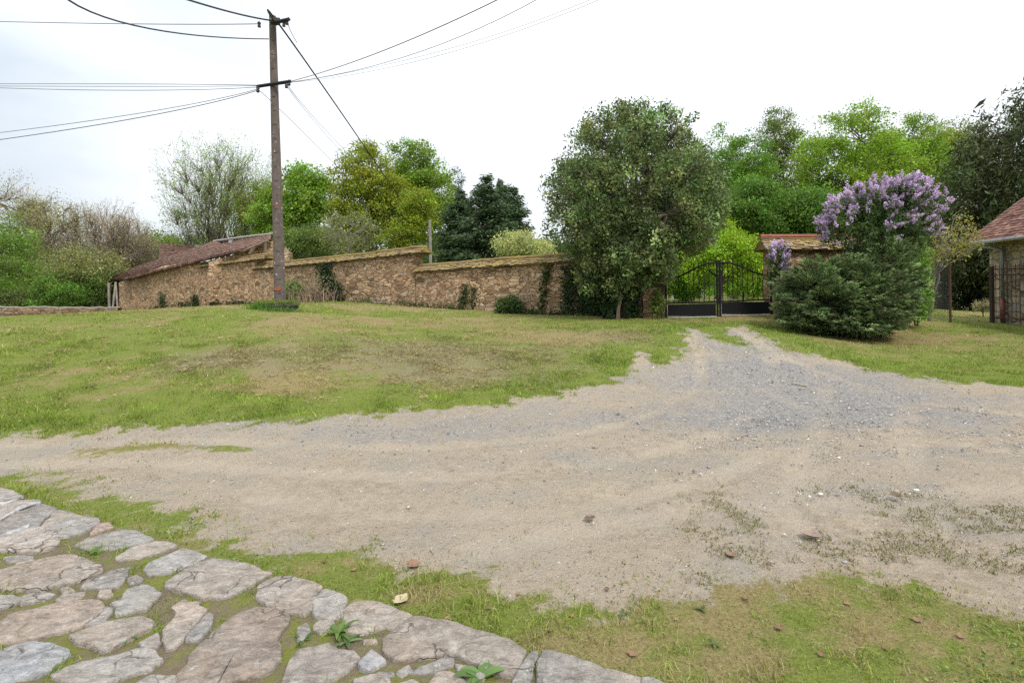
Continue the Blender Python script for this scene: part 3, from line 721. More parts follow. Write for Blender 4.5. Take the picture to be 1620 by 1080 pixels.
# dead leaves and a stick lying about
def dead_leaf(px, py, L, col, label, group):
    p = G(px, py); m = MB(); a = rng.uniform(0, 6.28); u = np.array((math.cos(a), math.sin(a), 0)); v = np.array((-u[1], u[0], 0)); V = []; S = 6
    cu, cv = rng.uniform(.15, .5), rng.uniform(.1, .45)
    for i in range(S+1):
        t = i/S*2-1; w = L*.36*max(.03, (1-t*t))**.7*(1+.25*math.sin(i*2.3))
        for j in (-1, -.5, 0, .5, 1):
            V.append(p+u*L*.5*t+v*w*j+np.array((0, 0, .008+L*cu*.35*t*t+w*cv*j*j)))
    fs = [(i*5+j, i*5+j+1, i*5+j+6, i*5+j+5) for i in range(S) for j in range(4)]
    m.add(V, np.array(fs), col)
    return tag(m.build('dead_leaf', M_stuff, smooth=True, loc=p), label, 'leaf', group)
BR = (.13, .08, .055)
dead_leaf(933, 823, .085, BR, 'dark reddish brown dead leaf alone on the bare middle of the track', 'dead leaves')
dead_leaf(1283, 851, .13, (.25, .19, .15), 'large pale pinkish dead leaf lying among clippings on the track', 'dead leaves')
dead_leaf(1156, 882, .07, (.22, .14, .1), 'small brown dead leaf left of the large pale leaf on the track', 'dead leaves')
dead_leaf(1418, 786, .1, (.13, .09, .06), 'dark curled dead leaf far right on the sandy track', 'dead leaves')
dead_leaf(655, 897, .10, (.22, .13, .09), 'reddish dead leaf where the verge meets the track', 'dead leaves')
dead_leaf(634, 953, .10, (.40, .33, .22), 'straw coloured curled dead leaf in the verge above the paving', 'dead leaves')
for px, py in ((512, 893), (772, 965), (708, 981), (1070, 985), (905, 978), (1232, 998), (1340, 960), (1450, 985), (1520, 1010), (870, 1000), (960, 935), (1000, 1040), (820, 945), (1300, 1040), (1400, 1030), (1180, 950), (560, 905)):
    dead_leaf(px, py, rng.uniform(.025, .05), np.array((.21, .125, .075))*rng.uniform(.6, 1.4), 'small curled brown dead leaf lying in the grass verge', 'small dead leaves in the verge')
def stick(px0, py0, px1, py1, r, col, label):
    a, b = G(px0, py0), G(px1, py1); a[2] += r; b[2] += r; m = MB()
    t = np.linspace(0, 1, 7)[:, None]; pts = a+(b-a)*t+np.c_[fbm(np.c_[t*5, t*0+px0], 3), fbm(np.c_[t*5, t*0+py0], 4), np.abs(fbm(np.c_[t*4, t*0], 5))]*.03
    tag(m.tube(pts, r, 5, col).build('stick', M_wood, loc=a), label, 'stick')
stick(1252, 608, 1276, 612,   .013, (.36, .30, .22), 'pale piece of wood lying on the blue grey gravel')
stick(592, 481, 628, 483, .05, (.2, .16, .12), 'old grey branch lying on the grass at the foot of the wall')

# ------------------------------------------------------------------ trees
def E(px, py, d, rpx, rpy, ry=None, w=1.0):
    s = d/F; return (P(px, py, d), rpx*s, ry or rpx*s, rpy*s, w)
def n3(p, seed): return (vnoise(p[:, :2]+p[:, 2:]*.71, seed)+vnoise(p[:, 1:]+p[:, :1]*.53, seed+1))*.5
def sample_env(ells, n, shell, lump, seed, irr=1.5):
    w = np.array([e[4]*e[1]*e[2]*e[3]*1.0 for e in ells])**.8; w /= w.sum(); out = []
    tot = 0
    while tot < n:
        k = rng.choice(len(ells), 2*n, p=w); d = rng.normal(size=(2*n, 3)); d /= np.linalg.norm(d, axis=1)[:, None]
        r = rng.random(2*n)**(1/shell)
        ang = 1+irr*(.16*n3(d*2.2+seed*3.1, seed)+.10*n3(d*5+seed, seed+5))
        sc = np.array([(e[1], e[2], e[3]) for e in ells])[k]; ce = np.array([e[0] for e in ells])[k]
        p = ce+d*(r*ang)[:, None]*sc
        s = np.mean(sc)
        keep = n3(p/s*3.2+seed, seed+9) > lump
        out.append(p[keep]); tot += keep.sum()
    return np.concatenate(out)[:n]
def curve(a, b, k, sag, wob):
    t = np.linspace(0, 1, k)[:, None]; L = np.linalg.norm(b-a)
    p = a+(b-a)*t; p[:, 2] += (sag*L*np.sin(math.pi*t[:, 0])*1.0)
    p += rng.normal(size=(k, 3))*wob*L*np.sin(math.pi*t)
    return p
TREE_GAIN = 1.35
def tree(name, label, cat, base, ells, n1=7, n2=40, n3_=260, L=45, leaf=.16, lw=.6, spread=.4, flat=.7, col=(.10, .17, .03), cv=.2, hue=.07,
         tr=.22, shell=3.2, lump=-.25, seed=1, mat=None, bmat=None, forkz=.35, droop=0.0, group=None, sag=.08, twig=.012, stretch=1.0, fan=False, grow_=1.05, top=.8, leafup=0, parts=True, stems=1):
    base = np.asarray(base, float); mat = mat or M_leaf; bmat = bmat or M_bark
    ells = [(e[0], e[1]*grow_, e[2]*grow_, e[3]*grow_, e[4]) for e in ells]
    tw = sample_env(ells, n3_, shell, lump, seed, .9 if seed == 80 else 1.6)
    ce = sum(e[0]*e[4] for e in ells)/sum(e[4] for e in ells); zmax = tw[:, 2].max(); zmin = tw[:, 2].min()
    axis = lambda z: base[:2]+(ce[:2]-base[:2])*np.clip((z-base[2])/(ce[2]-base[2]+.01), 0, 1)[..., None]**1.2
    wood = MB(); tt = (1, 1, 1)
    tops = base[2]+(zmax-base[2])*top
    for s_ in range(stems):
        zs = np.linspace(base[2]-.15, tops, 9); a = axis(zs); off = rng.normal(0, .35*(stems > 1), 2)
        pts = np.c_[a+rng.normal(0, tr*.5, (9, 2))*np.linspace(0, 1, 9)[:, None]+off*np.linspace(.15, 1, 9)[:, None]*(zmax-zmin)*.25, zs]
        rr = tr/stems**.5*np.linspace(1, .12, 9)**.9; rr[0] *= 1.35
        wood.tube(pts, rr, 8, tt)
    bi = rng.choice(n3_, n2, replace=False); br = tw[bi].copy()
    ax = axis(br[:, 2]); hd = np.linalg.norm(br[:, :2]-ax, axis=1)
    br[:, :2] = ax+(br[:, :2]-ax)*.68; br[:, 2] -= (.55 if fan else .22)*hd+(.12*(zmax-zmin) if fan else 0)
    li = rng.choice(n2, n1, replace=False); lm = br[li].copy(); ax = axis(lm[:, 2]); hd = np.linalg.norm(lm[:, :2]-ax, axis=1)
    lm[:, :2] = ax+(lm[:, :2]-ax)*.55; lm[:, 2] -= (.7 if fan else .35)*hd+(.12*(zmax-zmin) if fan else 0)
    zf = base[2]+(ce[2]-base[2])*forkz
    for k in range(n1):
        hd = np.linalg.norm(lm[k, :2]-axis(lm[k, 2:3])[0]); z0 = np.clip(lm[k, 2]-1.1*hd, zf, tops*.97+base[2]*.03)
        if fan: z0 = zf+rng.random()*(tops-zf)*.55
        lm[k, 2] = max(lm[k, 2], zf)
        r0 = tr*(.42 if fan else .55)*(1-.6*(z0-base[2])/(zmax-base[2]))
        wood.tube(curve(np.r_[axis(np.array([z0]))[0], z0], lm[k], 6, sag, .05), np.linspace(r0, r0*.55, 6), 6, tt, False)
    low = np.array((0, 0, (zmax-zmin)*.22 if fan else 0)); zw = np.array((1, 1, .45 if fan else 1))
    nb = np.argmin((((br-low)[:, None]-lm[None])**2*zw).sum(-1), 1)
    for k in range(n2):
        r0 = tr*(.13 if fan else .2); wood.tube(curve(lm[nb[k]], br[k], 5, sag, .06), np.linspace(r0, r0*.4, 5), 5, tt, False)
    nt = np.argmin((((tw-low*.6)[:, None]-br[None])**2*zw).sum(-1), 1)
    for k in range(n3_):
        wood.tube(curve(br[nt[k]], tw[k], 4, sag*.6, .07), np.linspace(twig*1.6, twig*.5, 4), 3, tt, False)
    lf = MB()
    if mat is not M_needle and leaf > .08: L = int(L*1.7); leaf *= .76
    n = n3_*L; idx = np.repeat(np.arange(n3_), L)
    dirs = tw-br[nt]; dirs = dirs/(np.linalg.norm(dirs, axis=1)[:, None]+1e-6)
    off = np.clip(rng.normal(size=(n, 3)), -1.7, 1.7)*spread*np.array((1, 1, flat))*.6
    if stretch != 1: off = rng.normal(size=(n, 3))*spread*.6*np.array((1/stretch**.5, 1/stretch**.5, stretch))
    c = tw[idx]+off-dirs[idx]*np.abs(rng.normal(size=(n, 1)))*spread*.5
    ct = tvar(np.array(col)*TREE_GAIN, n3_, cv, hue)
    t = ct[idx]*np.exp(rng.normal(0, .11, (n, 1)))
    s = leaf*np.exp(rng.normal(0, .3, n))
    lf.leaves(c, s, s*lw, np.clip(t, 0, .6), dirs[idx], .35, droop)
    root = thing(name, base, label, cat, group)
    for mbx, nm, mt in ((wood, 'trunk', bmat), (lf, 'crown', mat)):
        o = mbx.build(nm, mt, root, smooth=(nm == 'trunk'), loc=base)
    return root, tw, br, nt

SPR = (.115, .20, .022)      # fresh spring leaf
# --- left side, from the edge of the frame inwards
tree('spring_tree', 'bright fresh green leafy tree at the far left edge of the woods', 'tree', GP(-30, 26), [E(-40,395,26,85,75), E(10,430,26,45,30)], 6, 30, 220, 60, .13, .6, .45, col=(.105,.185,.03), seed=11, tr=.16)
tree('brown_budding_tree', 'tall brown budding tree rising at the far left edge', 'tree', GP(10, 46), [E(5,360,46,62,80), E(-60,350,46,60,95)], 8, 60, 520, 22, .13, .6, .75, col=(.24,.205,.11), seed=12, tr=.3, lump=-.1)
tree('budding_tree', 'brown budding tree just left of the bare twigged trees', 'tree', GP(75, 43), [E(78,380,43,62,66)], 8, 60, 520, 18, .12, .6, .7, col=(.22,.215,.10), seed=13, tr=.25, lump=-.1)
tree('dark_conifer', 'small dark conifer half hidden in the left hand woods', 'tree', GP(52, 50), [E(50,380,50,22,75)], 6, 30, 160, 60, .22, .3, .5, col=(.02,.035,.018), seed=14, mat=M_needle)
tree('bare_tree', 'nearly bare twiggy tree with pinkish buds right of the brown woods', 'tree', GP(158, 45), [E(155,372,45,66,54)], 14, 150, 1100, 9, .10, .6, .5, col=(.30,.24,.18), seed=15, tr=.2, lump=-.3, bmat=M_barkp, twig=.013, fan=True, top=.55)
tree('twiggy_tree', 'nearly bare twiggy tree nearest above the shed eave', 'tree', GP(200, 47), [E(200,380,47,42,46), E(235,395,47,25,28)], 12, 110, 800, 9, .10, .6, .5, col=(.27,.24,.14), seed=16, tr=.18, lump=-.3, bmat=M_barkp, twig=.013, fan=True, top=.55)
tree('olive_tree', 'olive brown scrubby tree standing in front of the bare trees', 'tree', GP(130, 40), [E(130,425,40,60,42)], 8, 50, 340, 18, .15, .6, .6, col=(.17,.185,.065), seed=17, tr=.18)
tree('green_shrub', 'rounded fresh green shrub behind the low wall at left', 'shrub', GP(108, 39), [E(108,462,39,52,30)], 6, 30, 220, 60, .13, .6, .4, col=(.085,.17,.025), seed=18, tr=.09, stems=3)
tree('dull_green_shrub', 'dull green shrub behind the low wall at the frame edge', 'shrub', GP(20, 38), [E(15,468,38,55,24)], 6, 30, 200, 50, .13, .6, .4, col=(.10,.135,.04), seed=19, tr=.08, stems=3)
tree('yellow_green_tree', 'low yellow green tree seen above the shed ridge', 'tree', GP(265, 62), [E(250,400,62,52,32), E(310,385,62,40,18)], 7, 40, 280, 45, .24, .6, .8, col=(.10,.15,.025), seed=20, tr=.2)
tree('olive_green_shrub', 'olive green bush growing against the left end of the shed', 'shrub', GP(150, 39), [E(158,462,40,26,32)], 5, 24, 150, 50, .14, .6, .4, col=(.08,.12,.03), seed=21, tr=.08, stems=2)
# --- behind the shed and the wall
tree('airy_tree', 'tall airy tree with thin bare looking branches left of the pole', 'tree', GP(374, 48), [E(352,300,48,92,82), E(372,312,48,62,76), E(298,352,48,40,30)], 20, 240, 2000, 12, .12, .55, .38, col=(.17,.24,.06), seed=22, tr=.26, shell=2.4, lump=-.6, forkz=.22, sag=-.06, top=.5, fan=True, twig=.011)
tree('young_maple', 'vivid green maple standing right behind the pole', 'tree', GP(480, 42), [E(475,325,42,48,62), E(500,300,42,30,42), E(440,350,42,40,42)], 8, 60, 420, 50, .2, .7, .55, col=(.125,.215,.026), seed=23, tr=.2)
tree('budding_alder', 'olive green half leafed tree between the airy tree and the maple', 'tree', GP(410, 46), [E(412,340,46,40,55)], 8, 50, 340, 16, .17, .6, .6, col=(.13,.17,.03), seed=24, tr=.18, lump=-.15)
tree('broad_oak', 'broad yellow green oak left of the tallest oak', 'tree', GP(585, 40), [E(582,305,40,58,76), E(560,345,40,42,52), E(620,320,40,34,50)], 10, 80, 640, 40, .17, .65, .48, col=(.165,.20,.02), seed=25, tr=.28, lump=-.2)
tree('tall_oak', 'tallest yellow green oak behind the stepped wall', 'tree', GP(655, 44), [E(655,275,44,44,60), E(680,315,44,50,55), E(640,330,44,50,60)], 10, 80, 640, 38, .18, .65, .5, col=(.12,.20,.02), seed=26, tr=.28, lump=-.18)
tree('small_oak', 'small lime green oak in front of the tall oak and grey post', 'tree', GP(668, 36), [E(662,335,36,28,40), E(640,370,36,34,28)], 6, 36, 220, 40, .15, .65, .4, col=(.17,.22,.02), seed=27, tr=.14)
tree('grey_stemmed_bush', 'pale stemmed straggly bush behind the upper wall', 'shrub', GP(555, 31), [E(550,368,31,50,36)], 8, 50, 240, 9, .12, .6, .4, col=(.15,.18,.06), seed=28, tr=.08, stems=4, bmat=M_barkp, twig=.014)
tree('hazel_bush', 'mid green hazel bush showing over the wall behind the pole', 'shrub', GP(480, 33), [E(485,385,33,52,26)], 7, 36, 240, 30, .13, .6, .4, col=(.09,.14,.03), seed=29, tr=.08, stems=3)
tree('slim_fir', 'slim dark fir tip far behind the tall oak', 'tree', GP(722, 58), [E(722,300,58,14,40), E(722,345,58,26,36)], 6, 30, 170, 60, .22, .25, .5, col=(.022,.04,.025), seed=30, mat=M_needle)
def conifer(name, label, base, h, r, seed, col, whorls=34, per=10, L=.26, fine=60):
    base = np.asarray(base); root = thing(name, base, label, 'tree'); wood, lf = MB(), MB()
    wood.tube([(base[0], base[1], base[2]-.1), (base[0]+.05, base[1], base[2]+h*.5), (base[0], base[1], base[2]+h)], [r*.07, r*.045, .02], 7)
    for k in range(whorls):
        t = (k+.5)/whorls; z = base[2]+h*(.06+.93*t); rad = r*(1-t)**.75*(.85+.15*math.sin(k*1.9))
        for q in range(per if t < .85 else 5):
            a = rng.uniform(0, 6.28); l = rad*rng.uniform(.72, 1.12)+.12
            u = np.array((math.cos(a), math.sin(a), 0)); tt = np.linspace(0, 1, 5)[:, None]; z += rng.normal(0, h*.012)
            pts = np.array((base[0], base[1], z))+u*l*tt+np.array((0, 0, 1))*l*(.25*tt-.30*tt**2)*(1.1-t)+np.array((0, 0, 1))*l*.6*t*tt
            wood.tube(pts, np.linspace(.035, .008, 5), 4, (1, 1, 1), False)
            n = int(fine*(.4+l/r*1.6)); s = rng.random(n)**.7; c = np.array((base[0], base[1], z))+u*l*s[:, None]
            c[:, 2] += l*(.25*s-.30*s*s)*(1.1-t)+l*.6*t*s
            sd = np.array((-u[1], u[0], 0)); wd = l*.36*np.sqrt(np.clip(1-s*.8, .08, 1))*rng.uniform(-1, 1, n)
            c = c+sd*wd[:, None]+rng.normal(size=(n, 3))*.11; c[:, 2] -= .22*np.abs(wd)
            d = u*.7+sd*np.sign(wd)[:, None]*.55; d[:, 2] -= .25
            tn = np.array(col)*math.exp(rng.normal(0, .2))*np.exp(rng.normal(0, .2, (n, 1)))*(1+.5*(s[:, None]-.5))
            lf.leaves(c, L*rng.uniform(.7, 1.3, n), L*.3, tn, d, .75)
    wood.build('trunk', M_bark, root, True, loc=base); lf.build('crown', M_needle, root, loc=base); return root
DK = (.050, .084, .036)
def con(px, top, d, rpx, label, seed, col=DK, **k):
    b = GP(px, d); h = P(px, top, d)[2]-b[2]; return conifer('conifer', label, b, h, rpx*d/F, seed, col, **k)
con(772, 284, 36, 92, 'tallest dark blue green conifer in the group left of the round tree', 31)
con(815, 300, 37, 62, 'dark conifer hard against the left side of the round tree', 32)
con(732, 305, 38, 66, 'dark conifer partly behind the lime green oak', 33)
con(795, 294, 39, 75, 'dark conifer behind the middle of the conifer group', 34)
tree('blossom_shrub', 'pale cream blossoming shrub rising over the lower wall', 'shrub', GP(812, 23.5), [E(815,388,23.5,34,24), E(850,398,23.5,28,20)], 7, 40, 240, 34, .085, .6, .28, col=(.30,.34,.14), seed=35, tr=.06, stems=4, lump=-.1, leafup=1)
# --- behind the gate and to the right
for k, (px, d, ells, lab, col, kw) in enumerate([
    (1135, 56, [E(1130,290,56,60,80), E(1180,285,56,44,72)], 'mid green tree just right of the round evergreen tree', (.095,.185,.022), {}),
    (1190, 60, [E(1190,320,60,50,70)], 'deep green tree in the wood above the gate', (.085,.17,.025), {}),
    (1240, 58, [E(1235,215,58,36,42), E(1245,270,58,42,60)], 'airy spring tree whose thin top shows left of the big oak', (.11,.16,.03), dict(L=24)),
    (1345, 46, [E(1350,232,46,62,76), E(1300,270,46,56,62), E(1400,275,46,56,58), E(1330,310,46,80,44)], 'big light green oak rising over the lilac', (.155,.25,.022), dict(n3=1100, n2=120, n1=12, L=28)),
    (1420, 52, [E(1430,250,52,58,60), E(1470,280,52,42,55)], 'fresh green tree between the big oak and the yew', (.135,.225,.022), {}),
    (1480, 55, [E(1450,260,55,30,40), E(1490,255,55,40,55)], 'yellow green tree close to the left side of the yew', (.15,.19,.03), dict(L=28)),
    (1525, 60, [E(1515,235,60,52,46)], 'sparsely leafed tree showing over the shoulder of the yew', (.13,.17,.05), dict(L=9)),
    (1160, 42, [E(1150,340,42,46,34), E(1200,325,42,42,44), E(1225,350,42,30,30)], 'low dense green tree behind the blossoming garden tree', (.085,.165,.025), dict(n3=640, L=26, lump=.06, shell=2.4)),
    (1250, 40, [E(1235,352,40,34,26), E(1275,335,40,44,38)], 'low dark green tree above the tiled wall by the gate', (.08,.155,.024), dict(n3=640, L=26, lump=.06, shell=2.4)),
    (1320, 38, [E(1320,350,38,44,40), E(1365,335,38,40,40)], 'dense green tree low behind the lilac', (.08,.16,.022), dict(n3=640, L=26, lump=.06, shell=2.4)),
    (1420, 38, [E(1420,370,38,60,60)], 'dim green tree behind the lilac on its right', (.07,.14,.022), {})]):
    kw = dict(kw); nn = kw.pop('n3', 520)
    tree('woodland_tree', lab, 'tree', GP(px, d), ells, kw.pop('n1', 9), kw.pop('n2', 70), nn, kw.pop('L', 46), .2, .65, .6, col=col, seed=40+k, tr=.27, lump=kw.pop('lump', -.12), shell=kw.pop('shell', 3), group='trees of the wood behind the gate')
tree('garden_tree', 'bright yellow green tree in the garden straight behind the gate', 'tree', GP(1140, 24), [E(1140,395,24,52,34), E(1185,405,24,34,30), E(1100,420,24,34,30), E(1150,362,24,16,20)], 8, 50, 340, 46, .13, .45, .34, col=(.19,.30,.02), seed=60, tr=.11, lump=-.15, droop=.2)
tree('garden_shrub', 'light green shrub low behind the left leaf of the gate', 'shrub', GP(1085, 27), [E(1085,438,27,40,30)], 7, 40, 240, 50, .12, .5, .35, col=(.12,.24,.02), seed=61, tr=.06, stems=3)
tree('garden_shrub', 'light green shrub low behind the right leaf of the gate', 'shrub', GP(1175, 28), [E(1178,438,28,52,30)], 7, 40, 280, 50, .12, .5, .35, col=(.14,.25,.02), seed=62, tr=.06, stems=3)
tree('garden_hedge', 'dense mid green hedge closing the garden behind the gate', 'hedge', GP(1130, 36), [E(1090,440,36,60,28), E(1170,440,36,60,28), E(1230,430,36,50,34)], 9, 50, 420, 50, .15, .5, .45, col=(.13,.24,.03), seed=63, tr=.08, stems=4)
# yew, weeping dark foliage
yb = GP(1640, 25)
tree('yew_tree', 'huge dark yew with drooping sprays over the stone house', 'tree', yb, [E(1650,260,25,120,110), E(1580,300,25,80,80), E(1560,380,26,72,70), E(1640,400,25,110,80), E(1525,330,26,46,60)], 14, 130, 1300, 46, .2, .28, .34, stretch=1.7, col=(.050,.066,.024), cv=.32, seed=70, tr=.5, shell=4, lump=-.2, mat=M_needle, droop=.55)
# a few bare trunks in the shade under it
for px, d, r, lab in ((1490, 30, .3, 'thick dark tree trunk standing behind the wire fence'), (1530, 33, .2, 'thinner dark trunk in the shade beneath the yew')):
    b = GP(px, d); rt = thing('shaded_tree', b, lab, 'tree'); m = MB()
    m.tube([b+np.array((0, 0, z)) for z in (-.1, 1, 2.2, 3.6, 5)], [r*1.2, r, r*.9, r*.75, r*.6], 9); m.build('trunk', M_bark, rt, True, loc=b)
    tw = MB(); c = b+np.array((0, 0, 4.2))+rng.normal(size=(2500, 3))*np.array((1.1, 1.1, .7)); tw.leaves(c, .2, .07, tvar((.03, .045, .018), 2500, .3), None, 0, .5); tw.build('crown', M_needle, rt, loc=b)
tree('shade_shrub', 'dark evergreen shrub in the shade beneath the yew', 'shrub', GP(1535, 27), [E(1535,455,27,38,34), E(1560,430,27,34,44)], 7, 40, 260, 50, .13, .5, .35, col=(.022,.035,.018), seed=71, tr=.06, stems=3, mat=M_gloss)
tree('cut_shrub', 'small pale round clump beside the stone house', 'shrub', GP(1556, 19.5), [E(1556,482,19.5,11,9)], 4, 14, 60, 24, .05, .4, .1, col=(.24,.22,.14), seed=72, tr=.02, stems=3)
tree('yellow_leaved_shrub', 'thin branched shrub with sparse yellow leaves right of the lilac', 'shrub', GP(1470, 17), [E(1510,380,17,36,24), E(1470,398,17,44,22), E(1525,360,17,18,26)], 9, 60, 330, 5, .06, .7, .16, col=(.24,.24,.06), seed=73, tr=.05, stems=2, lump=-.1, twig=.006, bmat=M_barkp)
tree('laurel_shrub', 'bright green broadleaf shrub peeping out right of the dark bush', 'shrub', GP(1450, 15.6), [E(1446,440,15.4,18,46), E(1440,480,15.2,20,26)], 6, 34, 230, 50, .075, .6, .2, col=(.12,.22,.04), seed=74, tr=.04, stems=2)

# ------------------------------------------------------------------ far wood: one mass behind the trees
def far_wood():
    m = MB(); wood = MB()
    for k in range(90):
        px = rng.uniform(-300, 1950); d = rng.uniform(72, 100); b = GP(px, d)
        if 380 < px < 1100: top = rng.uniform(360, 395)
        elif px <= 380: top = rng.uniform(370, 420)
        else: top = rng.uniform(270, 330)
        h = P(px, top, d)[2]-b[2]; r = rng.uniform(3, 5)
        col = np.array((.075, .115, .03) if px > 380 else (.13, .125, .06))*math.exp(rng.normal(0, .2))
        n = 2600; u = rng.normal(size=(n, 3)); u /= np.linalg.norm(u, axis=1)[:, None]
        rr = rng.random(n)**.4*(1+.25*n3(u*2.5+k, k))
        c = b+np.array((0, 0, h*.52))+u*rr[:, None]*np.array((r, r, h*.48))
        m.leaves(c, .5*rng.uniform(.6, 1.4, n), .32, tvar(col, n, .25, .06))
    o = m.build('far_wood', M_leaf); tag(o, 'far mixed wood closing the view behind the nearer trees', 'wood', kind='stuff')
far_wood()

# ------------------------------------------------------------------ the round evergreen with its ivy
eb = GP(985, 16.25)
rt_ev, tw, br, nt = tree('evergreen_tree', 'big round dark evergreen tree leaning over the wall by the gate', 'tree', eb,
    [E(1003,285,16.2,128,116,2.5), E(935,330,16.2,82,86,1.9), E(1070,325,16.2,76,88,1.8), E(1000,385,15.9,100,58,1.9), E(1000,215,16.2,86,54,1.6), E(970,432,15.9,66,38,1.0,.8), E(1030,415,15.9,44,40,1.0,.6)],
    16, 190, 2300, 48, .08, .5, .17, flat=1.1, grow_=1.0, col=(.102,.142,.052), cv=.42, hue=.09, seed=80, tr=.15, shell=4.5, lump=-.22, mat=M_gloss, bmat=M_bark, stems=2, forkz=.3, twig=.008)
def clump_leaves(m, pts, n, s, spread, col, v=.25):
    pts = np.asarray(pts); k = rng.integers(0, len(pts), n)
    c = pts[k]+rng.normal(size=(n, 3))*spread
    m.leaves(c, s*np.exp(rng.normal(0, .25, n)), s*.75, tvar(col, n, v))
# ------------------------------------------------------------------ walls
def wall_d(px): return 1/(.0606-3.97e-5*(1050-px))
WD = np.array([P(300,470,wall_d(300))[0]-P(900,470,wall_d(900))[0], wall_d(300)-wall_d(900)]); WD /= np.linalg.norm(WD); WN = np.array([WD[1], -WD[0]])
if WN[1] < 0: WN = -WN         # WN points away from the camera
def wall_pt(px, py, off=0.0):
    """point seen at (px,py) on the wall's front plane, pushed off metres towards the camera"""
    p = P(px, py, wall_d(px)); p[:2] -= WN*off; return p
def masonry_wall(m, tops, thick=.5, step=.25, rag=.02):
    """tops: (px, ytop) along the wall; a solid wall with a slightly uneven front"""
    A = [wall_pt(px, y) for px, y in tops]; cols = []
    for a, b in zip(A, A[1:]):
        k = max(1, int(np.linalg.norm(b[:2]-a[:2])/step)); cols += [a+(b-a)*i/k for i in range(k)]
    cols.append(A[-1]); cols = np.array(cols); n = len(cols); H = 10; V = []
    for j in range(H+1):
        z = (gz(cols[:, 0], cols[:, 1])-.3)*(1-j/H)+cols[:, 2]*j/H
        uv = np.c_[cols[:, :2]@WD*2.2, z*2.6]
        o = rag*fbm(uv, 44)+rag*1.5*fbm(uv*.4, 45)
        V.append(np.c_[cols[:, :2]-WN*o[:, None], z+(rag*fbm(uv*3, 46) if j == H else 0)])
    top = V[-1].copy(); top[:, :2] += WN*thick; bot = V[0].copy(); bot[:, :2] += WN*thick
    V += [top, bot]; V = np.concatenate(V); fs = []
    i = np.arange(n-1)
    for j in range(H+2): fs.append(np.c_[j*n+i, j*n+i+1, (j+1)*n+i+1, (j+1)*n+i])
    Fq = np.concatenate(fs); m.add(V, Fq)
    for e in (0, n-1):
        for j in range(H):
            f = [j*n+e, (j+1)*n+e]
            t = (j/H); t2 = (j+1)/H
            b0 = V[(H+2)*n+e]*(1-t)+V[(H+1)*n+e]*t; b1 = V[(H+2)*n+e]*(1-t2)+V[(H+1)*n+e]*t2
            m.add([V[f[0]], V[f[1]], b1, b0], np.array([(0, 1, 2, 3)]))
def tiles(m, p00, p10, p01, p11, tw, ex, cols, jit=1.0, th=.018, lift=.02):
    """tile courses over a quad: p00-p10 eave, p01-p11 top edge"""
    p00, p10, p01, p11 = map(lambda v: np.asarray(v, float), (p00, p10, p01, p11))
    wid = max(np.linalg.norm(p10-p00), np.linalg.norm(p11-p01)); hgt = np.linalg.norm((p01+p11-p00-p10)/2)
    nu, nv = max(1, int(wid/tw)), max(1, int(hgt/ex))
    nrm = np.cross(p10-p00, p01-p00); nrm /= np.linalg.norm(nrm)
    if nrm[2] < 0: nrm = -nrm
    u, v = np.meshgrid(np.arange(nu), np.arange(nv)); u = u.ravel().astype(float)+.5*(v.ravel() % 2)*0; v = v.ravel().astype(float)
    n = len(u); ju = rng.normal(0, .03*jit, n); jv = rng.normal(0, .10*jit, n)
    def pt(uu, vv):
        uu = np.clip(uu/nu, 0, 1)[:, None]; vv = (vv/nv)[:, None]
        return (p00*(1-uu)+p10*uu)*(1-vv)+(p01*(1-uu)+p11*uu)*vv
    sh = .5*(v % 2)
    a, b = pt(u+ju+.03-sh*1, v-.15+jv), pt(u+ju+.97-sh, v-.15+jv+rng.normal(0, .04*jit, n))
    c, d = pt(u+.97+ju-sh, np.minimum(v+1.15, nv)), pt(u+.03+ju-sh, np.minimum(v+1.15, nv))
    lf = (lift+rng.normal(0, .005*jit, n).clip(-.01, .03))[:, None]*nrm
    V = np.stack([a+lf, b+lf, c, d, a+lf-th*nrm, b+lf-th*nrm, c-th*nrm, d-th*nrm], 1).reshape(-1, 3)
    k = np.arange(n)[:, None]*8
    Fq = np.concatenate([k+np.array([f]) for f in ((0, 1, 2, 3), (4, 5, 1, 0), (5, 6, 2, 1), (7, 4, 0, 3), (7, 6, 5, 4))])
    pal = np.array(cols)[rng.integers(0, len(cols), n)]*np.exp(rng.normal(0, .16, (n, 1)))
    m.add(V, Fq, np.repeat(pal, 8, 0))
    # closed underlay
    e = nrm*.03
    m.add([p00-e, p10-e, p11-e, p01-e, p00-e*2, p10-e*2, p11-e*2, p01-e*2], np.array([(0, 1, 2, 3), (7, 6, 5, 4), (0, 4, 5, 1), (1, 5, 6, 2), (2, 6, 7, 3), (3, 7, 4, 0)]), (.06, .045, .035))
OLD = [(.20, .13, .095), (.25, .17, .12), (.15, .105, .08), (.29, .22, .155)]
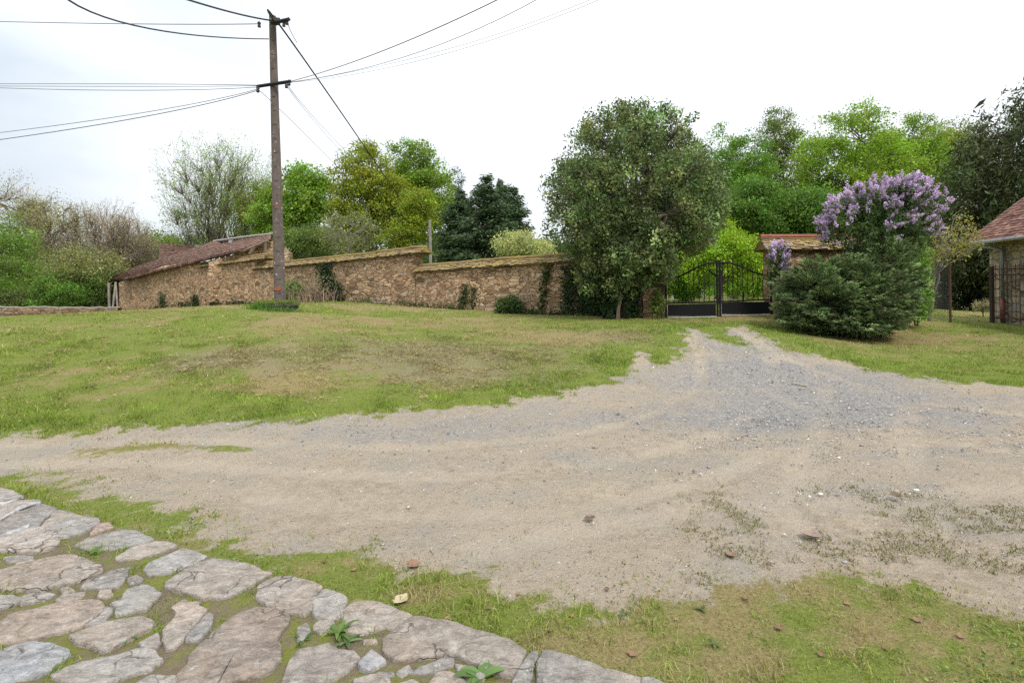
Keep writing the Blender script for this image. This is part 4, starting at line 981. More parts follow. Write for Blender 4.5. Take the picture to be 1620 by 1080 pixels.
def coping(m, a, b, ov=.13, rise=.19, thick=.5):
    """saddle of tiles over a wall top from a to b (front top edge points)"""
    a, b = np.asarray(a), np.asarray(b); n3v = np.r_[WN, 0]; dz = np.array((0, 0, 1.0))
    k = max(1, int(np.linalg.norm(b-a)/1.6))
    for i in range(k):
        p, q = a+(b-a)*i/k, a+(b-a)*(i+1)/k
        w0, w1 = rng.normal(0, .012, 2)
        f0, f1 = p-n3v*ov-dz*.05, q-n3v*ov-dz*.05; r0, r1 = p+n3v*(thick*.5)+dz*(rise), q+n3v*(thick*.5)+dz*(rise)
        tiles(m, f0, f1, r0, r1, .15, .10, OLD, 2.2, .02, .022)
        b0, b1 = p+n3v*(thick+ov)-dz*.05, q+n3v*(thick+ov)-dz*.05
        tiles(m, b1, b0, r1, r0, .19, .13, OLD, 1.6, .022, .03)
    t = np.linspace(0, 1, max(3, int(np.linalg.norm(b-a)/.35)))[:, None]
    rp = a+(b-a)*t+n3v*thick*.5+dz*(rise+.01); rp[:, 2] += rng.normal(0, .012, len(rp))
    m.tube(rp, .07, 7, (.2, .13, .07))
    # closed core so no light shows under the tiles
    e = [a-n3v*.03-dz*.04, b-n3v*.03-dz*.04, b+n3v*(thick+.03)-dz*.04, a+n3v*(thick+.03)-dz*.04, a+n3v*thick*.5+dz*(rise-.09), b+n3v*thick*.5+dz*(rise-.09)]
    m.add(e, [np.array([(0, 1, 5, 4), (2, 3, 4, 5), (3, 2, 1, 0)]), np.array([(0, 4, 3), (1, 2, 5)])], (.12, .09, .06))
def make_wall(label, tops, cop=None, cat='wall'):
    p = wall_pt(tops[0][0], 485); p[2] = g1(p[0], p[1])
    rt = thing('stone_wall', p, label, cat)
    m = MB(); masonry_wall(m, tops); m.build('masonry', M_wall, rt, True, loc=p)
    if cop:
        m = MB()
        for (x0, y0), (x1, y1) in zip(cop, cop[1:]): coping(m, wall_pt(x0, y0), wall_pt(x1, y1))
        m.build('tile_coping', M_tile_moss, rt, loc=p)
    return rt
make_wall('lower right length of rubble wall with mossy tile coping', [(657,428),(760,420),(880,412),(1046,399)], [(656,428),(760,420),(880,412),(1046,399)])
make_wall('stepped middle length of rubble wall with long mossy coping', [(403,424),(480,417),(560,409),(655.5,399)], [(400,424),(480,417),(560,409),(668,397)])
make_wall('short rubble wall between the pole and the shed with a low mossy coping', [(316,421),(370,414),(402.5,410)], [(316,421),(370,414),(420,407)])

# right of the gate
gd = 16.55
def front_wall(m, x0, x1, ytop, d, thick):
    a, b = P(x0, ytop, d), P(x1, ytop-1, d+.2); n = 14; V = []; H = 9
    for j in range(H+1):
        t = np.linspace(0, 1, n)[:, None]; c = a+(b-a)*t; z = (gz(c[:, 0], c[:, 1])-.25)*(1-j/H)+c[:, 2]*j/H
        V.append(np.c_[c[:, 0], c[:, 1]-.02*fbm(np.c_[c[:, 0]*2.5, z*3], 4), z])
    for j in (H, 0): q = V[j].copy(); q[:, 1] += thick; V.append(q)
    V = np.concatenate(V); i = np.arange(n-1)
    m.add(V, np.concatenate([np.c_[j*n+i, j*n+i+1, (j+1)*n+i+1, (j+1)*n+i] for j in range(H+2)]))
    for e in (0, n-1):
        m.add([V[e], V[H*n+e], V[(H+1)*n+e], V[(H+2)*n+e]], np.array([(0, 1, 2, 3)]))
    return a, b
p = GP(1225, gd); rt = thing('stone_wall', p, 'rubble wall end with red ridged tile coping right of the gate', 'wall')
m = MB(); a, b = front_wall(m, 1219, 1365, 392, gd, .5); m.build('masonry', M_wall, rt, True, loc=p)
m = MB(); SW, SN = WD.copy(), WN.copy(); WN = np.array((0., 1.)); a2 = a+np.array((-.2, 0, 0)); coping(m, a2, b, .2, .30); WN = SN
m.build('tile_coping', M_tile_moss, rt, loc=p)
m = MB(); t = np.linspace(0, 1, 24)[:, None]; rp = a2+(b-a2)*t+np.array((0, .25, .36)); m.tube(rp, .075, 8, (.24, .085, .06)); m.build('ridge_tiles', M_tile, rt, loc=p)
# left gate pier, pale dressed edge
p = GP(1037, 16.45); rt = thing('gate_pier', p, 'stone gate pier at the left gate post, half hidden by the evergreen', 'pier')
m = MB(); a, b = front_wall(m, 1016, 1052, 398, 16.4, .55); m.build('masonry', M_wall, rt, True, loc=p)
m = MB(); c = (a+b)/2; m.box((c[0], c[1]+.27, a[2]+.06), (b[0]-a[0]+.1, .65, .12), 0, (.3, .25, .19)); m.build('cap_stone', M_stuff, rt, loc=p)

# ------------------------------------------------------------------ ivy and wall plants
def ivy(label, patches, n, s=.09, col=(.03, .06, .02), name='ivy', wallf=wall_pt, off=.08):
    m = MB(); P0 = None
    for (x0, y0, x1, y1, wpx, k) in patches:
        t = rng.random(k)[:, None]; pts = np.c_[x0+(x1-x0)*t[:, 0]+rng.normal(0, wpx, k)*(.5+.5*rng.random(k)), y0+(y1-y0)*t[:, 0]+rng.normal(0, 3, k)]
        w = np.array([wallf(px, py, off*rng.uniform(.3, 1.8)) for px, py in pts])
        g = gz(w[:, 0], w[:, 1]); w[:, 2] = np.maximum(w[:, 2], g+.03)
        m.leaves(w, s*np.exp(rng.normal(0, .25, k)), s*.8, tvar(col, k, .3))
        P0 = wallf(x0, y0) if P0 is None else P0
    q = P0.copy(); q[2] = g1(q[0], q[1])
    return tag(m.build(name, M_gloss, loc=q), label, 'ivy')
ivy('dense ivy curtain on the wall left of the evergreen trunk', [(930,400,925,495,14,1500), (900,420,900,495,8,600), (965,405,960,500,14,1700), (945,420,945,500,12,900), (1003,430,1000,500,9,700)], 0, .09, (.042,.074,.026))
ivy('thin ivy strand climbing the wall left of the ivy curtain', [(868,415,858,490,5,330)], 0, .09, (.06,.10,.025))
ivy('sparse ivy strands on the lower right wall', [(738,452,734,488,6,240), (752,455,750,488,3,110)], 0, .09, (.055,.085,.03))
ivy('dark ivy clump on the stepped wall behind the dry stalks', [(515,418,525,475,9,900), (530,450,528,476,12,600)], 0, .11, (.028,.055,.02))
ivy('ivy and weeds at the foot of the shed wall', [(258,465,258,490,5,130), (310,468,311,487,5,200), (290,480,300,490,14,200), (340,472,340,486,6,130), (375,478,380,484,18,220), (245,488,280,490,20,200)], 0, .13, (.035,.06,.022))
ivy('low weeds growing along the foot of the right wall', [(840,490,850,496,12,220), (700,485,720,488,18,220), (640,478,680,485,20,240), (880,494,900,498,14,200), (560,474,600,476,20,150)], 0, .08, (.06,.09,.03), 'wall_weeds', off=.2)
tree('wall_bush', 'small leafy bush at the foot of the lower right wall', 'shrub', GP(806, 19.2), [E(806,483,19.2,20,15,.35)], 5, 20, 110, 40, .07, .6, .14, col=(.06,.10,.03), seed=90, tr=.02, stems=3)
tree('wall_bush', 'leafy green bush right behind the pole base at the wall', 'shrub', GP(466, 25.5), [E(464,462,25.5,16,16,.4)], 5, 20, 90, 40, .1, .6, .2, col=(.09,.15,.03), seed=91, tr=.02, stems=3)
tree('gate_weed', 'tall yellow green weed beside the left gate post', 'weed', GP(1040, 15.9), [E(1040,482,15.9,10,22,.2)], 4, 14, 60, 24, .06, .5, .1, col=(.11,.16,.03), seed=92, tr=.012, stems=3)
def dry_stalks():
    p = GP(492, 24.2); m = MB()
    for k in range(150):
        a = p+np.array((rng.normal(0, .5), rng.normal(0, .22), 0)); a[2] = g1(a[0], a[1]); h = rng.uniform(.35, .85)
        l = rng.normal(0, .22, 2); m.tube([a, a+np.array((l[0]*.4, l[1]*.4, h*.6)), a+np.array((l[0], l[1], h))], [.013, .01, .005], 4, tvar((.24, .17, .12), 1, .3)[0])
    c = p+np.c_[rng.normal(0, .55, 900), rng.normal(0, .25, 900), rng.uniform(.1, 1.2, 900)]; m.leaves(c, .1, .03, tvar((.17, .15, .09), 900, .35))
    tag(m.build('dry_plant', M_stuff, loc=p), 'heap of dry brown plant stalks against the wall by the dark ivy', 'dead plant')
dry_stalks()
# ivy sleeve of the evergreen trunk, and its pale split trunk base
def trunk_ivy():
    m = MB(); n = 9000; z = rng.uniform(0, 1, n)**.9*2.0; a = rng.uniform(0, 6.28, n); r = (.58+.30*fbm(np.c_[a*1.2, z*2], 6))*(1-.1*z)
    c = eb+np.c_[np.cos(a)*r-.02, np.sin(a)*r*.8-.02, z+.02]; c = c[(a < 4.35) | (a > 4.75) | (z > .75)]
    m.leaves(c, .085*np.exp(rng.normal(0, .25, len(c))), .07, tvar((.045, .078, .028), len(c), .35)); tag(m.build('ivy', M_gloss, loc=eb), 'dark ivy sleeve wrapped round the evergreen tree trunk', 'ivy')
trunk_ivy()
m = MB(); b0 = GP(977, 15.62); m.tube([b0+(0, 0, -.05), b0+(.02, .02, .3), b0+(.10, .05, .62), b0+(.09, .08, .85)], [.075, .05, .04, .015], 6, (.20, .145, .095)); o_ = m.build('split_trunk', M_wood, rt_ev, loc=eb)

# ------------------------------------------------------------------ shed and barn on the left
sp = wall_pt(250, 490); sp[2] = g1(sp[0], sp[1])
rt = thing('stone_shed', sp, 'long rubble stone shed with a sagging brown tile roof at left', 'shed')
m = MB(); masonry_wall(m, [(188,447),(202,441.5),(225,434),(257,421),(285,417),(315.5,415)], .5); m.build('wall', M_wall, rt, True, loc=sp)
DT = [(.165, .095, .078), (.20, .118, .095), (.135, .082, .068), (.225, .14, .105)]
def roof(quads, nm, par, loc, tw=.28, ex=.22, mat=M_tile_old, pal=DT):
    m = MB()
    for q in quads: tiles(m, *q, tw, ex, pal, 1.5, .03, .05)
    return m.build(nm, mat, par, loc=loc)
V0, V1, B0, B1 = P(200,441,36.6), P(377,397,29.6), P(153,443,43), P(340,381,38)
roof([(V0, B0, V0*.55+V1*.45, B0*.55+B1*.45), (V0*.55+V1*.45, B0*.55+B1*.45, V1, B1)], 'roof', rt, sp)
m = MB(); t = np.linspace(0, 1, 30)[:, None]; pts = V0+(V1-V0)*t; pts[:, 2] += .02+rng.normal(0, .015, 30)

dv = (V1-V0)/np.linalg.norm(V1-V0)
for q in np.linspace(0, 1, 60): m.box(V0+(V1-V0)*q+np.array((0, 0, rng.normal(.0, .012))), (.30, .26, .10), math.atan2(dv[1], dv[0]), np.array((.14, .08, .065))*math.exp(rng.normal(0, .25)), Matrix.Rotation(-math.asin(dv[2])-.12, 4, 'Y'))
m.build('verge_tiles', M_tile_old, rt, loc=sp)
m = MB()
for x, y0, y1 in ((172, 447, 494), ):
    m.tube([P(x, y0, 39), P(x+1, y1, 39)], .085, 6, (.26, .23, .2))
m.build('post', M_wood, rt, loc=sp)
for xa, xb in ((183, 178), (183, 186.5)):
    m = MB(); m.tube([P(xa, 446, 38.2), P(xb, 492, 38.2)], .065, 6, (.30, .26, .23)); m.build('brace', M_wood, rt, loc=sp)
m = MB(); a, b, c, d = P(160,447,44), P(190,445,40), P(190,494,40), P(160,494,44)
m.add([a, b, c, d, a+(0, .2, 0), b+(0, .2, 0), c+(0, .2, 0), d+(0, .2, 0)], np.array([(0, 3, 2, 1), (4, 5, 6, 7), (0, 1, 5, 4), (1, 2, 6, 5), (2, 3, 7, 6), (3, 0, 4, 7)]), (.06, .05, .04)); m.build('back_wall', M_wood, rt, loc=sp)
bp = P(390, 470, 34); bp[2] = g1(bp[0], bp[1])
rt = thing('stone_barn', bp, 'stone barn gable with timber framing and pale ridge beside the pole', 'barn')
roof([(P(376,396,29.9), P(340,388,38), P(428,378,30.4), P(428,371,37)), ], 'roof', rt, bp)
m = MB(); m.tube([P(338,381.5,38.1), P(385,375,37.6), P(433,369.5,37)], .08, 6, (.30, .27, .245)); m.build('ridge', M_tile, rt, loc=bp)
m = MB(); a, b, c, d, e = P(330,415,30.6), P(378,400,30.2), P(432,380,30.7), P(455,400,30.9), P(455,478,30.9)
f = P(330,478,30.6); V = [a, b, c, d, e, f]; V += [v+np.array((.1, .5, 0)) for v in V]
fs = [np.array([(0, 1, 2, 5), (2, 3, 4, 5), (6, 11, 8, 7), (8, 11, 10, 9)]+[(k, 6+k, 6+(k+1) % 6, (k+1) % 6) for k in range(6)])]
m.add(V, fs); m.build('gable_wall', M_wall, rt, loc=bp)
for (xa, ya), (xb, yb_) in (((395,402),(406,386)), ((420,383),(420,402)), ((378,400),(424,381))):
    m = MB(); m.tube([P(xa, ya, 30.05), P(xb, yb_, 30.1)], .09, 5, (.16, .12, .09)); m.build('timber', M_wood, rt, loc=bp)
cp = P(285, 470, 45); cp[2] = g1(cp[0], cp[1])
rt = thing('outbuilding', cp, 'small outbuilding whose dark brown roof peeps over the shed', 'outbuilding')
roof([(P(256,412,42), P(335,408,40.5), P(254,385,45.5), P(318,390,44))], 'roof', rt, cp)
m = MB(); V = [P(255,411,42.2), P(253.5,386,45.6), P(248,411,48.5)]; V += [np.array((v[0], v[1], .2)) for v in V]; 
m.add(V, [np.array([(0, 1, 4, 3), (1, 2, 5, 4), (2, 0, 3, 5)]), np.array([(0, 2, 1)])]); m.build('wall', M_wall, rt, loc=cp)
# low wall at the far left
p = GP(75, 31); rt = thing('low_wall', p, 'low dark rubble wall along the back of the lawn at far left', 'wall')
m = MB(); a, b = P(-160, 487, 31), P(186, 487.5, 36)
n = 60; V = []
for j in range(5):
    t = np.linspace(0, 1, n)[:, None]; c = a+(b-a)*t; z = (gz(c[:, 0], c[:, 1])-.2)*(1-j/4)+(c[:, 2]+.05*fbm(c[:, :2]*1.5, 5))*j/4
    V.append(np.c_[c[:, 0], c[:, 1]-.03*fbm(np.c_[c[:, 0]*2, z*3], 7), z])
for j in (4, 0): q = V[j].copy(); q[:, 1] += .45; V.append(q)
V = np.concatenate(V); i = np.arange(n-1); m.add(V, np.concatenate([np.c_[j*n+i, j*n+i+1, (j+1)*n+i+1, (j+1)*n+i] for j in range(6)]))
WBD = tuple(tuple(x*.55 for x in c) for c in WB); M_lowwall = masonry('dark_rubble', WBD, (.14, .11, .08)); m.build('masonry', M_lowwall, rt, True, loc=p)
m = MB(); t = np.linspace(0, 1, 40)[:, None]; c = a+(b-a)*t+np.array((0, .2, .03)); c[:, 2] += rng.normal(0, .02, 40); m.tube(c, .07, 6, (.24, .225, .2)); m.build('cap_stones', M_stuff, rt, loc=p)

# ------------------------------------------------------------------ pole with its wires
pb = GP(443, 15.0); ptop = P(431, 26, 15.0)
def concrete_mat():
    b = NB('lichened_pole'); t = b.attr('tint'); n = b.noise(9, 5, .7, b.mapv((1, 1, .5))); nf = b.noise(60, 4, .7)
    c = b.mix(1.0, t, b.ramp(n, (.3, .68), (.7, 1.3)), 'MULTIPLY'); c = b.mix(1.0, c, b.ramp(nf, (.3, .8), (.7, 1.2)), 'MULTIPLY')
    c = b.mix(b.sstep(b.noise(17, 3, .6), .64, .70), c, (.5, .49, .45))
    c = b.mix(b.math('MULTIPLY', b.sstep(b.noise(3, 4), .52, .7), .5), c, (.10, .085, .07))
    return b.out(c, .92, b.bump(nf, .4, .02), spec=.15)
M_pole = concrete_mat()
rt = thing('utility_pole', pb, 'tall tapering lichen spotted utility pole on the grassy bank', 'pole')
m = MB(); ax = ptop-pb; V = []; NS = 24
for k in range(NS+1):
    t = k/NS; w = (.155-.068*t); dpt = (.125-.05*t); c = pb+ax*t-np.array((0, 0, .3))*(k == 0)
    th = R(22); ch = .3
    prof = [(-w, -dpt*.55), (-w*.55, -dpt), (w*.55, -dpt), (w, -dpt*.55), (w, dpt*.55), (w*.55, dpt), (-w*.55, dpt), (-w, dpt*.55)]
    for x, y in prof: V.append(c+np.array((x*math.cos(th)-y*math.sin(th), x*math.sin(th)+y*math.cos(th), 0)))
fs = [(k*8+j, k*8+(j+1) % 8, (k+1)*8+(j+1) % 8, (k+1)*8+j) for k in range(NS) for j in range(8)]
V += [ptop+np.array((0, 0, .04))]; m.add(V, [np.array(fs), np.array([(NS*8+j, NS*8+(j+1) % 8, (NS+1)*8) for j in range(8)])], (.120, .098, .088)); m.build('shaft', M_pole, rt, loc=pb)
for k in range(19):                         # raised casting ribs up the face
    t = .05+k*.048; c = pb+ax*t; w = .155-.068*t
    m = MB(); m.box(c+np.array((.02, -.118+.05*t, 0)), (w*.8, .035, .03), R(22), (.095, .077, .068)); m.build('rib', M_pole, rt, loc=pb)
m = MB(); c = pb+ax*.065+np.array((.01, -.14, 0)); a = np.arange(12)*math.pi/6
ring = np.c_[np.cos(a)*.085, np.zeros(12), np.sin(a)*.06]; ring[:, 1] = 0; rt_ = Matrix.Rotation(R(22), 3, 'Z'); ring = ring@np.array(rt_).T
m.add(np.r_[c+ring-(0, .012, 0), c+ring+(0, .012, 0), [c-(0, .012, 0)]], [np.array([(k, (k+1) % 12, 24) for k in range(12)]), np.array([(k, 12+k, 12+(k+1) % 12, (k+1) % 12) for k in range(12)])], (.26, .085, .04)); m.build('orange_plate', M_stuff, rt, loc=pb)
m = MB(); c = pb+ax*.35+np.array((.02, -.10, 0)); m.box(c, (.17, .02, .05), R(22), (.17, .075, .045)); m.build('orange_band', M_stuff, rt, loc=pb)
def bar(nm, a, b, r, col, mat=M_iron):
    m = MB(); a, b = np.asarray(a), np.asarray(b); d = b-a; m.tube([a, (a+b)/2, b], r, 4, col); return m.build(nm, mat, rt, loc=pb)
DKI = (.03, .026, .026)
bar('top_arm', P(430,37,14.85), P(457,31,14.2), .055, DKI)
bar('lower_arm', P(407,137,15.0), P(460,129,14.7), .05, DKI)
for x, y in ((454, 34), (449, 37), (408, 141), (453, 134), (457, 130), (410, 38)):
    m = MB(); c = P(x, y, 14.75); m.tube([c+np.array((0, 0, .06)), c+np.array((0, 0, .02)), c+np.array((0, 0, -.02)), c+np.array((0, 0, -.09))], [.02, .05, .035, .045], 7, (.05, .04, .04)); m.build('insulator', M_iron, rt, loc=pb)
m = MB(); m.box(P(437, 34, 14.8), (.2, .12, .16), R(22), (.06, .05, .05)); m.build('bracket', M_iron, rt, loc=pb)
def wire(pts, r, label, col=(.05, .05, .055), seg=28):
    """pts: (px,py,d) a, optional sag point, b"""
    W = [P(*p) for p in pts]; t = np.linspace(0, 1.8 if (pts[-1][0] < 0 or pts[-1][1] < 0) else 1, seg)[:, None]
    if len(W) == 2:
        c = W[0]+(W[1]-W[0])*t
    else:
        mid = 2*W[1]-.5*W[0]-.5*W[2]; c = W[0]*(1-t)**2+2*mid*t*(1-t)+W[2]*t*t
    m = MB(); m.tube(c, r, 5, col); tag(m.build('overhead_cable', M_iron, loc=W[0]), label, 'cable', 'overhead cables')
wire([(432,33,15),(360,18,13),(230,-22,10.5)], .022, 'thick black cable leaving the pole top for the upper left corner')
wire([(425,62,15),(250,48,10),(90,-14,7)], .014, 'dark sagging cable from below the pole top to the upper left')
wire([(412,38,15),(200,38,17),(-60,33,20)], .012, 'thin level wire from the pole top to the left edge', (.16,.16,.17))
wire([(408,135,15),(200,133,17),(-60,133,20)], .010, 'topmost thin wire from the lower arm to the left edge', (.2,.2,.21))
wire([(408,136,15),(200,137,17),(-60,136,20)], .009, 'second thin wire from the lower arm to the left edge', (.22,.22,.23))
wire([(408,138,15),(190,143,16),(-60,137,19)], .010, 'slack thin wire sagging just under the level pair at left', (.2,.2,.21))
wire([(408,141,15),(210,181,16),(-60,217,19)], .010, 'upper of two wires slanting down to the left edge', (.2,.2,.22))
wire([(408,143,15),(210,188,15.5),(-60,229,18)], .012, 'lower of two wires slanting down to the left edge', (.15,.15,.16))
wire([(460,129,14.7),(610,79,11),(850,-32,8)], .010, 'topmost wire from the lower arm towards the upper right', (.2,.2,.21))
wire([(460,130,14.7),(650,87,11),(900,-30,8)], .007, 'second wire from the lower arm towards the upper right', (.25,.25,.26))
wire([(460,131,14.7),(690,83,11),(980,-20,8)], .005, 'third faint wire from the lower arm towards the upper right', (.35,.35,.36))
wire([(458,131,14.7),(660,97,11),(960,-5,8)], .005, 'lowest faint wire from the lower arm towards the upper right', (.35,.35,.36))
wire([(437,40,14.9),(505,128,19),(640,325,40)], .026, 'thick black bundled cable dropping behind the oak')
wire([(455,36,14.4),(460,50,14.8),(470,68,15.6)], .008, 'short jumper wire between the top arm and the black cable')
wire([(455,133,14.7),(500,195,20),(560,262,42)], .008, 'left one of the two wires dropping to the broad oak', (.25,.25,.26))
wire([(458,133,14.7),(505,195,20),(570,262,42)], .008, 'right one of the two wires dropping to the broad oak', (.25,.25,.26))
wire([(408,143,15),(470,200,20),(545,275,42)], .009, 'thin wire crossing behind the pole down to the maple', (.2,.2,.21))
# planter ring at the foot of the pole
rb = P(437, 488, 14.55); rb[2] = g1(rb[0], rb[1])
rt = thing('planter_ring', rb, 'dark round planter ring overgrown with moss at the pole foot', 'planter')
m = MB(); pr = [(.43, .0), (.53, .0), (.56, .05), (.57, .14), (.55, .22), (.50, .25), (.44, .24), (.40, .18)]; n = 40; V = []
for k in range(n):
    a = 2*math.pi*k/n
    for r, z in pr: V.append(rb+np.array((math.cos(a)*r, math.sin(a)*r*.95, z*.85-.05)))
fs = [(k*8+j, ((k+1) % n)*8+j, ((k+1) % n)*8+(j+1) % 8, k*8+(j+1) % 8) for k in range(n) for j in range(8)]
m.add(V, np.array(fs), (.035, .037, .043)); m.build('rim', M_stuff, rt, True, loc=rb)
m = MB(); a = rng.uniform(0, 6.28, 2600); r = .60*np.sqrt(rng.random(2600)); q = rb+np.c_[np.cos(a)*r, np.sin(a)*r, np.full(2600, .15)-.06*(r > .55)]
m.blades(q, .07*np.exp(rng.normal(0, .4, 2600)), np.full(2600, .012), rng.uniform(.3, 1.6, 2600), tvar((.15, .19, .04), 2600, .25)); m.build('moss', M_grass, rt, loc=rb)
def tuft(px, py, n, rad, h, col, label):
    p = G(px, py); m = MB(); q = np.c_[p[0]+rng.normal(0, rad, n), p[1]+rng.normal(0, rad*.6, n)]
    m.blades(np.c_[q, GZI(q)+.01], h*np.exp(rng.normal(0, .35, n)), np.full(n, .012), rng.uniform(.2, 1.2, n), tvar(col, n, .22)); tag(m.build('grass_tuft', M_grass, loc=p), label, 'grass tuft')
tuft(417, 491, 900, .16, .16, (.09, .20, .025), 'bright green grass tuft at the left of the planter ring')
tuft(440, 493, 1100, .28, .09, (.09, .16, .03), 'low grass tuft spreading in front of the planter ring')
# grey post beyond the wall
p = GP(682, 30); m = MB(); m.tube([p, P(680, 348, 30)], [.10, .08], 7, (.20, .185, .165)); tag(m.build('grey_post', M_wood, loc=p), 'plain grey post standing behind the step in the wall', 'post')

# ------------------------------------------------------------------ gate
gl, gr_ = P(1052, 505, 16.3), P(1223, 498.5, 16.3)
gz0l, gz0r = gl[2]+.02, gr_[2]+.02
root = thing('metal_gate', (gl+gr_)/2, 'black double leaf metal gate with spear bars and solid lower panels', 'gate')
gloc = (gl+gr_)/2; BLK = (.012, .012, .014)
GW = gr_-gl
def gp(u, z, off=0): return np.array((gl[0]+GW[0]*u, gl[1]+GW[1]*u-off, gz0l+(gz0r-gz0l)*u+z))
def top_z(u):
    v = abs(u-.5)*2; return 1.18+.43*(.5+.5*math.cos(math.pi*min(1, max(0, (v-.1)/.85))))
for s, (u0, u1) in enumerate(((.012, .488), (.512, .985))):
    m = MB(); us = np.linspace(u0, u1, 26)
    m.tube([gp(u, top_z(u)) for u in us], .028, 6, BLK)
    m.tube([gp(u0, .45), gp(u1, .45)], .022, 5, BLK); m.tube([gp(u0, .05), gp(u1, .05)], .016, 5, BLK)
    lf = m.build('gate_leaf', M_iron, root, True, loc=gloc)
    for u in (u0, u1):
        m = MB(); hh = (1.68 if abs(u-.5) < .1 else 1.24); m.box((gp(u, .02)+gp(u, hh))/2, (.05, .045, hh), 0, BLK); m.build('stile', M_iron, lf, loc=gloc)
    m = MB(); a, b = gp(u0+.015, .06), gp(u1-.015, .41); c = (a+b)/2; m.box(c, (b[0]-a[0], .012, .34), 0, (.010, .010, .012)); m.build('kick_panel', M_iron, lf, loc=gloc)
    m = MB(); a, b = gp(u0+.01, .0), gp(u1-.01, .0); c = (a+b)/2; m.box(c+np.array((0, -.02, .02)), (b[0]-a[0], .03, .02), 0, (.5, .5, .48)); m.build('bottom_rail', M_iron, lf, loc=gloc)
    nb = 10
    for k in range(nb):
        u = u0+(u1-u0)*(k+.6)/(nb+.2); zt = top_z(u)+.14; m = MB()
        m.tube([gp(u, .45), gp(u, zt-.07), gp(u, zt-.065), gp(u, zt)], [.0105, .0105, .015, .002], 5, BLK); m.build('bar', M_iron, lf, loc=gloc)
m = MB(); p = gp(0, 0)+np.array((-.05, 0, 0)); m.box(p+np.array((0, 0, .62)), (.08, .08, 1.3), 0, (.05, .035, .03)); tag(m.build('gate_post', M_iron, loc=p), 'rusty iron hinge post at the left end of the gate', 'post')
for k, (px, py) in enumerate(((1064, 470), (1111, 474), (1140, 468), (1156, 467))):
    b = GP(px, 30); m = MB(); m.tube([b, b+np.array((.01, 0, .38)), b+np.array((.0, .01, .62))], [.08, .075, .06], 7, (.5, .5, .5)); tag(m.build('pale_post', M_stuff, loc=b), 'short pale post standing on the garden lawn behind the gate', 'post', 'pale posts in the garden')

# ------------------------------------------------------------------ dark bush and lilacs
def feathery(name, label, base, ells, n, per, col, L, seed):
    """juniper: many outward feathered sprays"""
    base = np.asarray(base); root = thing(name, base, label, 'shrub'); wood, lf = MB(), MB()
    tips = sample_env(ells, n, 7, -.35, seed); tips[:, 2] = np.maximum(tips[:, 2], gz(tips[:, 0], tips[:, 1])+.04)
    ce = np.array([e[0] for e in ells]); wts = [np.argmin([np.linalg.norm((t-e[0])/np.array(e[1:4])) for e in ells]) for t in tips]
    for k in range(0, n, 6):
        c0 = base+np.array((rng.normal(0, .25), rng.normal(0, .15), 0)); wood.tube(curve(c0, tips[k], 5, .1, .05), np.linspace(.03, .006, 5), 4, (1, 1, 1), False)
    o = tips-ce[wts]; o /= np.linalg.norm(o, axis=1)[:, None]; o[:, 2] = o[:, 2]*.7+.10
    N = n*per; idx = np.repeat(np.arange(n), per); s = rng.random(N)
    side = np.cross(o, (0, 0, 1.0)); side /= np.linalg.norm(side, axis=1)[:, None]+1e-6
    w = rng.normal(size=N)*(.5-.35*s)*L*1.1
    c = tips[idx]-o[idx]*((1-s)*L*1.6-.1)[:, None]+side[idx]*w[:, None]; c[:, 2] -= .3*np.abs(w)+.25*L*(s-.5)**2; c += rng.normal(size=(N, 3))*.018
    d = o[idx]+side[idx]*np.sign(w)[:, None]*.5; ct = tvar(col, n, .28, .06)
    t = ct[idx]*np.exp(rng.normal(0, .18, (N, 1)))*(1+.35*(s[:, None]-.5))
    c[:, 2] = np.maximum(c[:, 2], gz(c[:, 0], c[:, 1])+.01)
    lf.leaves(c, .095*np.exp(rng.normal(0, .25, N)), .026, t, d, .7)
    wood.build('trunk', M_bark, root, True, loc=base); lf.build('crown', M_needle, root, loc=base)
feathery('conifer_shrub', 'wide dark feathery conifer bush in front of the wall right of the gate', GP(1340, 14.0),
    [E(1298,472,13.8,68,50,1.1), E(1355,470,13.9,72,56,1.2), E(1393,440,14.1,46,66,.9), E(1318,432,14.0,50,26,.8), E(1285,446,13.9,40,30,.7), E(1335,503,13.6,88,26,1.1)], 2900, 38, (.125,.175,.072), .15, 100)
def lilac(label, base, ells, nt, npan, seed, leafcol, L=.12):
    rt, tw, br, nt_ = tree('lilac_bush', label, 'shrub', base, ells, 8, 50, nt, 26, .06, .7, .14, col=leafcol, seed=seed, tr=.05, stems=4, lump=-.3, twig=.006, shell=5)
    ce = sum(e[0]*e[4] for e in ells)/sum(e[4] for e in ells)
    sc = (tw-ce); score = sc[:, 2]/ells[0][3]*.8+np.linalg.norm(sc/np.array(ells[0][1:4]), axis=1)-.25*sc[:, 1]/ells[0][2]+rng.normal(0, .25, len(tw))
    k = np.argsort(-score)[:npan]; m = MB()
    for i in k:
        for rep in range(2):
            d = sc[i]/np.linalg.norm(sc[i])*.6+np.array((0, 0, .55))+rng.normal(0, .3, 3); d /= np.linalg.norm(d)
            n = 46; t = rng.random(n); l = L*rng.uniform(.9, 1.5); r = l*.30*(1-t)**.6+.008
            a = rng.normal(size=(n, 3)); a /= np.linalg.norm(a, axis=1)[:, None]
            c = tw[i]+rng.normal(0, .04, 3)+d*(t*l*1.1)[:, None]+a*r[:, None]
            base_c = np.array((.57, .44, .74))*math.exp(rng.normal(0, .16))
            m.leaves(c, .036, .032, tvar(base_c, n, .2, .05))
    m.build('blossom', M_petal, rt, loc=base)
